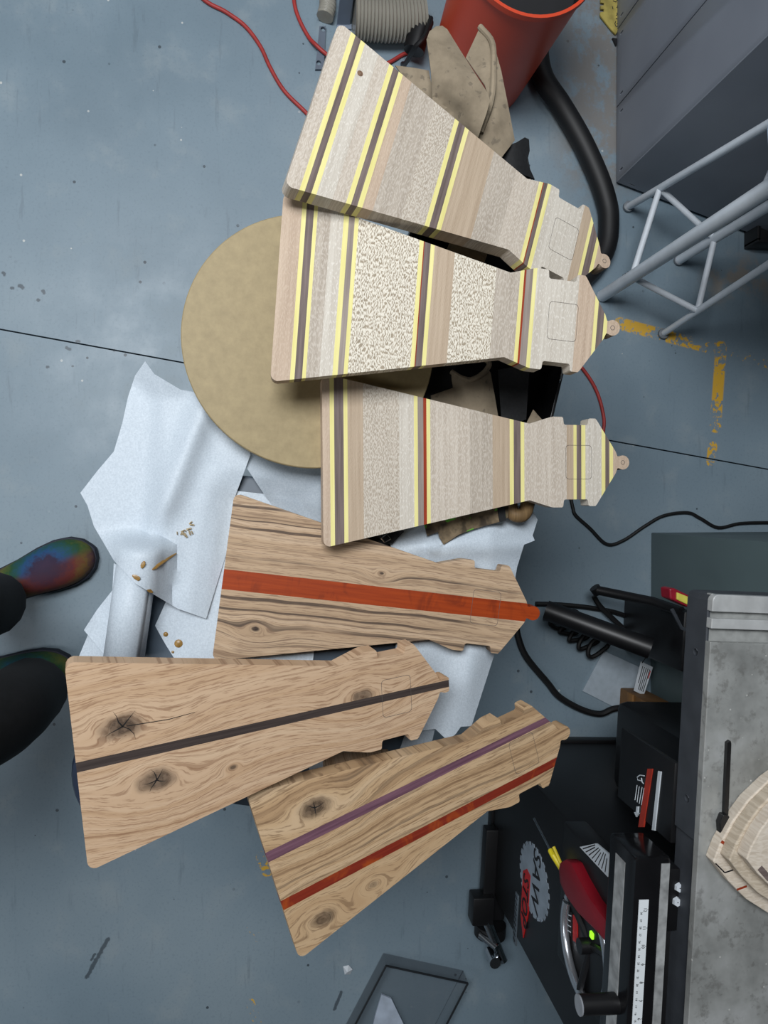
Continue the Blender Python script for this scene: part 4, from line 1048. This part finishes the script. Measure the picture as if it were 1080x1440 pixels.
coil = []
for k in range(90):
    a = k * .33; t = k / 89
    coil.append(P(786 + 62 * t + 17 * math.cos(a) - 6 * math.sin(a), 868 + 44 * t + 14 * math.sin(a) + 3 * math.sin(k * .7), .010 + .012 * (k % 19) / 19 + .012 * t))
coil = spline(coil, 2)
o = tube('coiled_cord', coil, .006, rubber, None, 8); tag(o, 'coiled black cord in loops on the floor under the outrigger bar', 'cord')
q = [P(853, 917, .02), P(912, 944, .02), P(880, 1003, .02), P(823, 974, .02)]
o = prism('metal_sheet', [((p - q[0]).x, (p - q[0]).y) for p in q], 0, .004, grey_sheet, None); o.location = (q[0].x, q[0].y, .001)
tag(o, 'square pale grey sheet lying on the floor beside the coiled cord', 'sheet')
sh0 = o
q = [P(901, 930, .06), P(918, 938, .06), P(905, 978, .06), P(891, 971, .06)]
tg = thing('hang_tag', 'white printed hang tag dangling from the saw cable', 'tag', tuple(q[0]))
prism('card', [((p - q[0]).x, (p - q[0]).y) for p in q], 0, .001, white_label, tg)
for i in range(5):
    t = .18 + .15 * i
    a = q[1].lerp(q[0], t) - q[0]; b = q[2].lerp(q[3], t) - q[0]
    tube('print_line', [a.lerp(b, .12) + Vector((0, 0, .0014)), a.lerp(b, .9 - .2 * (i > 3)) + Vector((0, 0, .0014))], .0011, ink, tg, 4)
a = q[1].lerp(q[0], .1) - q[0]; b = q[2].lerp(q[3], .1) - q[0]
tube('red_print', [a.lerp(b, .15) + Vector((0, 0, .0014)), a.lerp(b, .42) + Vector((0, 0, .0014))], .0013, red_ink, tg, 4)
tube('tie', [Vector((.004, .004, .0)), Vector((-.02, .0, .03)), Vector((-.03, .02, .07))], .0012, rubber, tg, 6)
pc = P(858, 884, .002); o = prism('paper_scrap', [((P(x, y) - pc).x, (P(x, y) - pc).y) for x, y in ((857, 884), (859, 888), (882, 896), (880, 893))], 0, .0008, white_label, None); o.location = (pc.x, pc.y, .001)
tag(o, 'sliver of white paper on the floor by the outrigger bar', 'paper')
cq = S(935, 960, .0)
crt = thing('wooden_crate', 'brown wooden box in deep shadow under the saw wing', 'box', tuple(SM @ Vector((cq.x + .035, .33, 0)))); crt.rotation_euler = (0, 0, yaw)
box('body', -.02, .09, 0, .065, 0, .26, plain('dark_brown_wood', (120, 84, 42), .7), crt, .003)
for k in (.05, .12): box('batten', -.022, .092, -.006, 0, k, k + .03, plain('batten_wood', (132, 94, 50), .7), crt, .002)

# translucent storage tote at the bottom edge
tcn = P(543, 1358, .05); te1 = (P(500, 1440, .05) - tcn); te2 = (P(636, 1378, .05) - tcn)
te1.normalize(); te2.normalize(); te1 *= .42; te2 *= .22
tote = thing('clear_tote', 'smoky see-through plastic tote with white papers inside, on the floor', 'storage box', (tcn.x, tcn.y, 0))
smoke = NT('smoky_plastic', .22); smoke.col(lin((96, 104, 112))); smoke.b.inputs['Alpha'].default_value = .16
edge = plain('tote_edge', (34, 38, 42), .35)
def tpt(a, b, z): v_ = te1 * a + te2 * b; return (v_.x, v_.y, z)
def tquad(name, pts, mat, th=.002):
    o = mk(name, pts, [[0, 1, 2, 3]], mat, tote); m = o.modifiers.new('t', 'SOLIDIFY'); m.thickness = th; return o
for i, (A, B) in enumerate((((0, 0), (1, 0)), ((1, 0), (1, 1)), ((1, 1), (0, 1)), ((0, 1), (0, 0)))):
    tquad('wall', [tpt(*A, .004), tpt(*B, .004), tpt(*B, .05), tpt(*A, .05)], smoke.m)
    tube('rim', [Vector(tpt(*A, .05)), Vector(tpt(*B, .05))], .0026, edge, tote, 8)
tquad('bottom', [tpt(0, 0, .003), tpt(1, 0, .003), tpt(1, 1, .003), tpt(0, 1, .003)], smoke.m)
pcs = [P(538, 1406, .03), P(552, 1412, .03), P(580, 1470, .03), P(520, 1480, .03), P(528, 1440, .03)]
po = prism('folded_papers', [((p - pcs[0]).x, (p - pcs[0]).y) for p in pcs], 0, .006, plain('paper_blue_white', (176, 188, 204), .6), None)
po.location = (pcs[0].x, pcs[0].y, .006); tag(po, 'folded white papers lying inside the smoky tote', 'paper')
sc = P(488, 1364); o = mk('plastic_scrap', [(-.010, -.010, .0), (.010, -.006, .002), (.012, .008, .0), (-.002, .014, .003), (-.012, .004, .0), (0, 0, .009)], [[0, 1, 5], [1, 2, 5], [2, 3, 5], [3, 4, 5], [4, 0, 5], [4, 3, 2, 1, 0]], white_label); o.location = (sc.x, sc.y, 0)
tag(o, 'crumpled white plastic scrap alone on the floor beside the tote', 'scrap')
sc = P(191, 1195); o = mk('paper_crumb', [(-.004, -.003, 0), (.004, -.002, 0), (.002, .004, 0), (0, 0, .004)], [[0, 1, 3], [1, 2, 3], [2, 0, 3], [2, 1, 0]], white_label); o.location = (sc.x, sc.y, 0)
tag(o, 'tiny white crumb on the floor under the knotty oak board edge', 'crumb')

# ------------------------------------------------------------------ the person taking the photo
toe = P(131, 772, .03); heel = P(12, 822, .03)
per = thing('person', 'person in black trousers and tie-dye clogs standing beside the paper roll', 'person', (0, 0, 0))
fdir = (toe - heel); fdir.z = 0; fdir.normalize(); fs_ = Vector((fdir.y, -fdir.x, 0))
LEN = .285
toe2 = P(104, 948, .03)
def shoe_frame(toe_p, d): return toe_p - d * LEN
dye = NT('tie_dye', .8); _v = dye.coord()
sv = dye.sep(_v)
dd = dye.vmath('LENGTH', dye.scale(dye.vmath('SUBTRACT', _v, (.185, 0.0, .06)), (1.0, 1.25, .6)), out=1)
dd = dye.math('ADD', dd, dye.math('MULTIPLY', dye.math('SUBTRACT', dye.noise(_v, 75, 4, .65), .5), .045))
tilt_ = dye.math('MULTIPLY', sv[1], -.28)
cc = dye.ramp(dye.math('MULTIPLY', dd, 8.0), [(.08, lin((60, 40, 66))), (.24, lin((46, 34, 62))), (.36, lin((30, 74, 118))), (.48, lin((26, 76, 84))), (.62, lin((34, 74, 40))), (.78, lin((86, 92, 34))), (.95, lin((92, 40, 34)))])
warm = dye.ramp(dye.math('MULTIPLY', dd, 8.0), [(.1, lin((52, 36, 60))), (.3, lin((66, 34, 52))), (.5, lin((104, 42, 36))), (.65, lin((104, 78, 36))), (.85, lin((62, 28, 58)))])
dye.col(dye.mix(dye.step(sv[1], -.012, .012), warm, cc)); dye_m = dye.m
sole_m = plain('shoe_sole', (30, 34, 48), .7)
trouser = plain('black_trouser_cloth', (13, 13, 15), .9, var=.3, sc=60)
def shoe(toe_p, d, mirror):
    o = bpy.data.objects.new('shoe', None); COL.objects.link(o); o.parent = per
    o.location = (toe_p - d * LEN) * 1.0; o.location.z = 0; o.rotation_euler = (0, 0, math.atan2(d.y, d.x))
    prof = [(0.0, .030), (.02, .036), (.06, .039), (.12, .044), (.17, .053), (.21, .056), (.245, .050), (.27, .034), (.283, .014)]
    hgt = [.050, .060, .066, .085, .088, .076, .064, .050, .036]
    bm = bmesh.new(); rings = []
    for (x, wd), h in zip(prof, hgt):
        rg_ = []
        for k in range(17):
            a = math.pi * k / 16
            cy = math.cos(a); sz = math.sin(a)
            asym = .006 * mirror * (x / LEN) ** 2
            rg_.append(bm.verts.new((x, wd * (abs(cy) ** .7) * (1 if cy >= 0 else -1) + asym, .022 + (h - .022) * sz ** .8)))
        rings.append(rg_)
    for i in range(len(rings) - 1):
        for k in range(16): bm.faces.new([rings[i][k], rings[i][k + 1], rings[i + 1][k + 1], rings[i + 1][k]])
    bm.faces.new(rings[0]); bm.faces.new(rings[-1][::-1])
    u_ = fin('clog_upper', bm, dye_m, o, True)
    ss = u_.modifiers.new('s', 'SUBSURF'); ss.levels = 1; ss.render_levels = 1
    pl = [(x - .0, w_ + .003 + .006 * mirror * (x / LEN) ** 2) for x, w_ in prof] + [(.288, 0.0)] + [(x, -w_ - .003 + .006 * mirror * (x / LEN) ** 2) for x, w_ in prof[::-1]]
    prism('sole', pl, 0.0, .026, sole_m, o, None, .004, True)
    return o
d2_ = Vector((fdir.x * .2 + .05, 1, 0)).normalized()
shoe(toe, fdir, -1); shoe(toe2, d2_, 1)
h1 = toe - fdir * .215; h2 = toe2 - d2_ * .20
# one skinned body: ankles to hips
a1 = P(-2, 846, .10); k1 = P(-75, 862, .46); a2 = P(50, 968, .12); k2 = P(4, 1006, .46)
mx_, my_ = (k1.x + k2.x) / 2, (k1.y + k2.y) / 2
vsk = [a1, a1 * .7 + k1 * .3, k1, Vector((k1.x + .01, k1.y - .12, .84)), Vector((mx_, my_ - .17, .95)), Vector((k2.x - .01, k2.y - .12, .84)), k2, a2 * .7 + k2 * .3, a2, Vector((mx_, my_ - .18, 1.08))]
rsk = [.078, .074, .080, .095, .13, .095, .080, .078, .084, .14]
esk = [(0, 1), (1, 2), (2, 3), (3, 4), (4, 5), (5, 6), (6, 7), (7, 8), (4, 9)]
me = bpy.data.meshes.new('body'); me.from_pydata([tuple(v) for v in vsk], esk, [])
ob = link('body', me, trouser, per); ob['label'] = 'black trousers'
sk = ob.modifiers.new('skin', 'SKIN'); sk.use_smooth_shade = True
for i, v in enumerate(me.skin_vertices[0].data): v.radius = (rsk[i], rsk[i]); v.use_root = (i == 4)
ob.modifiers.new('sub', 'SUBSURF').levels = 2
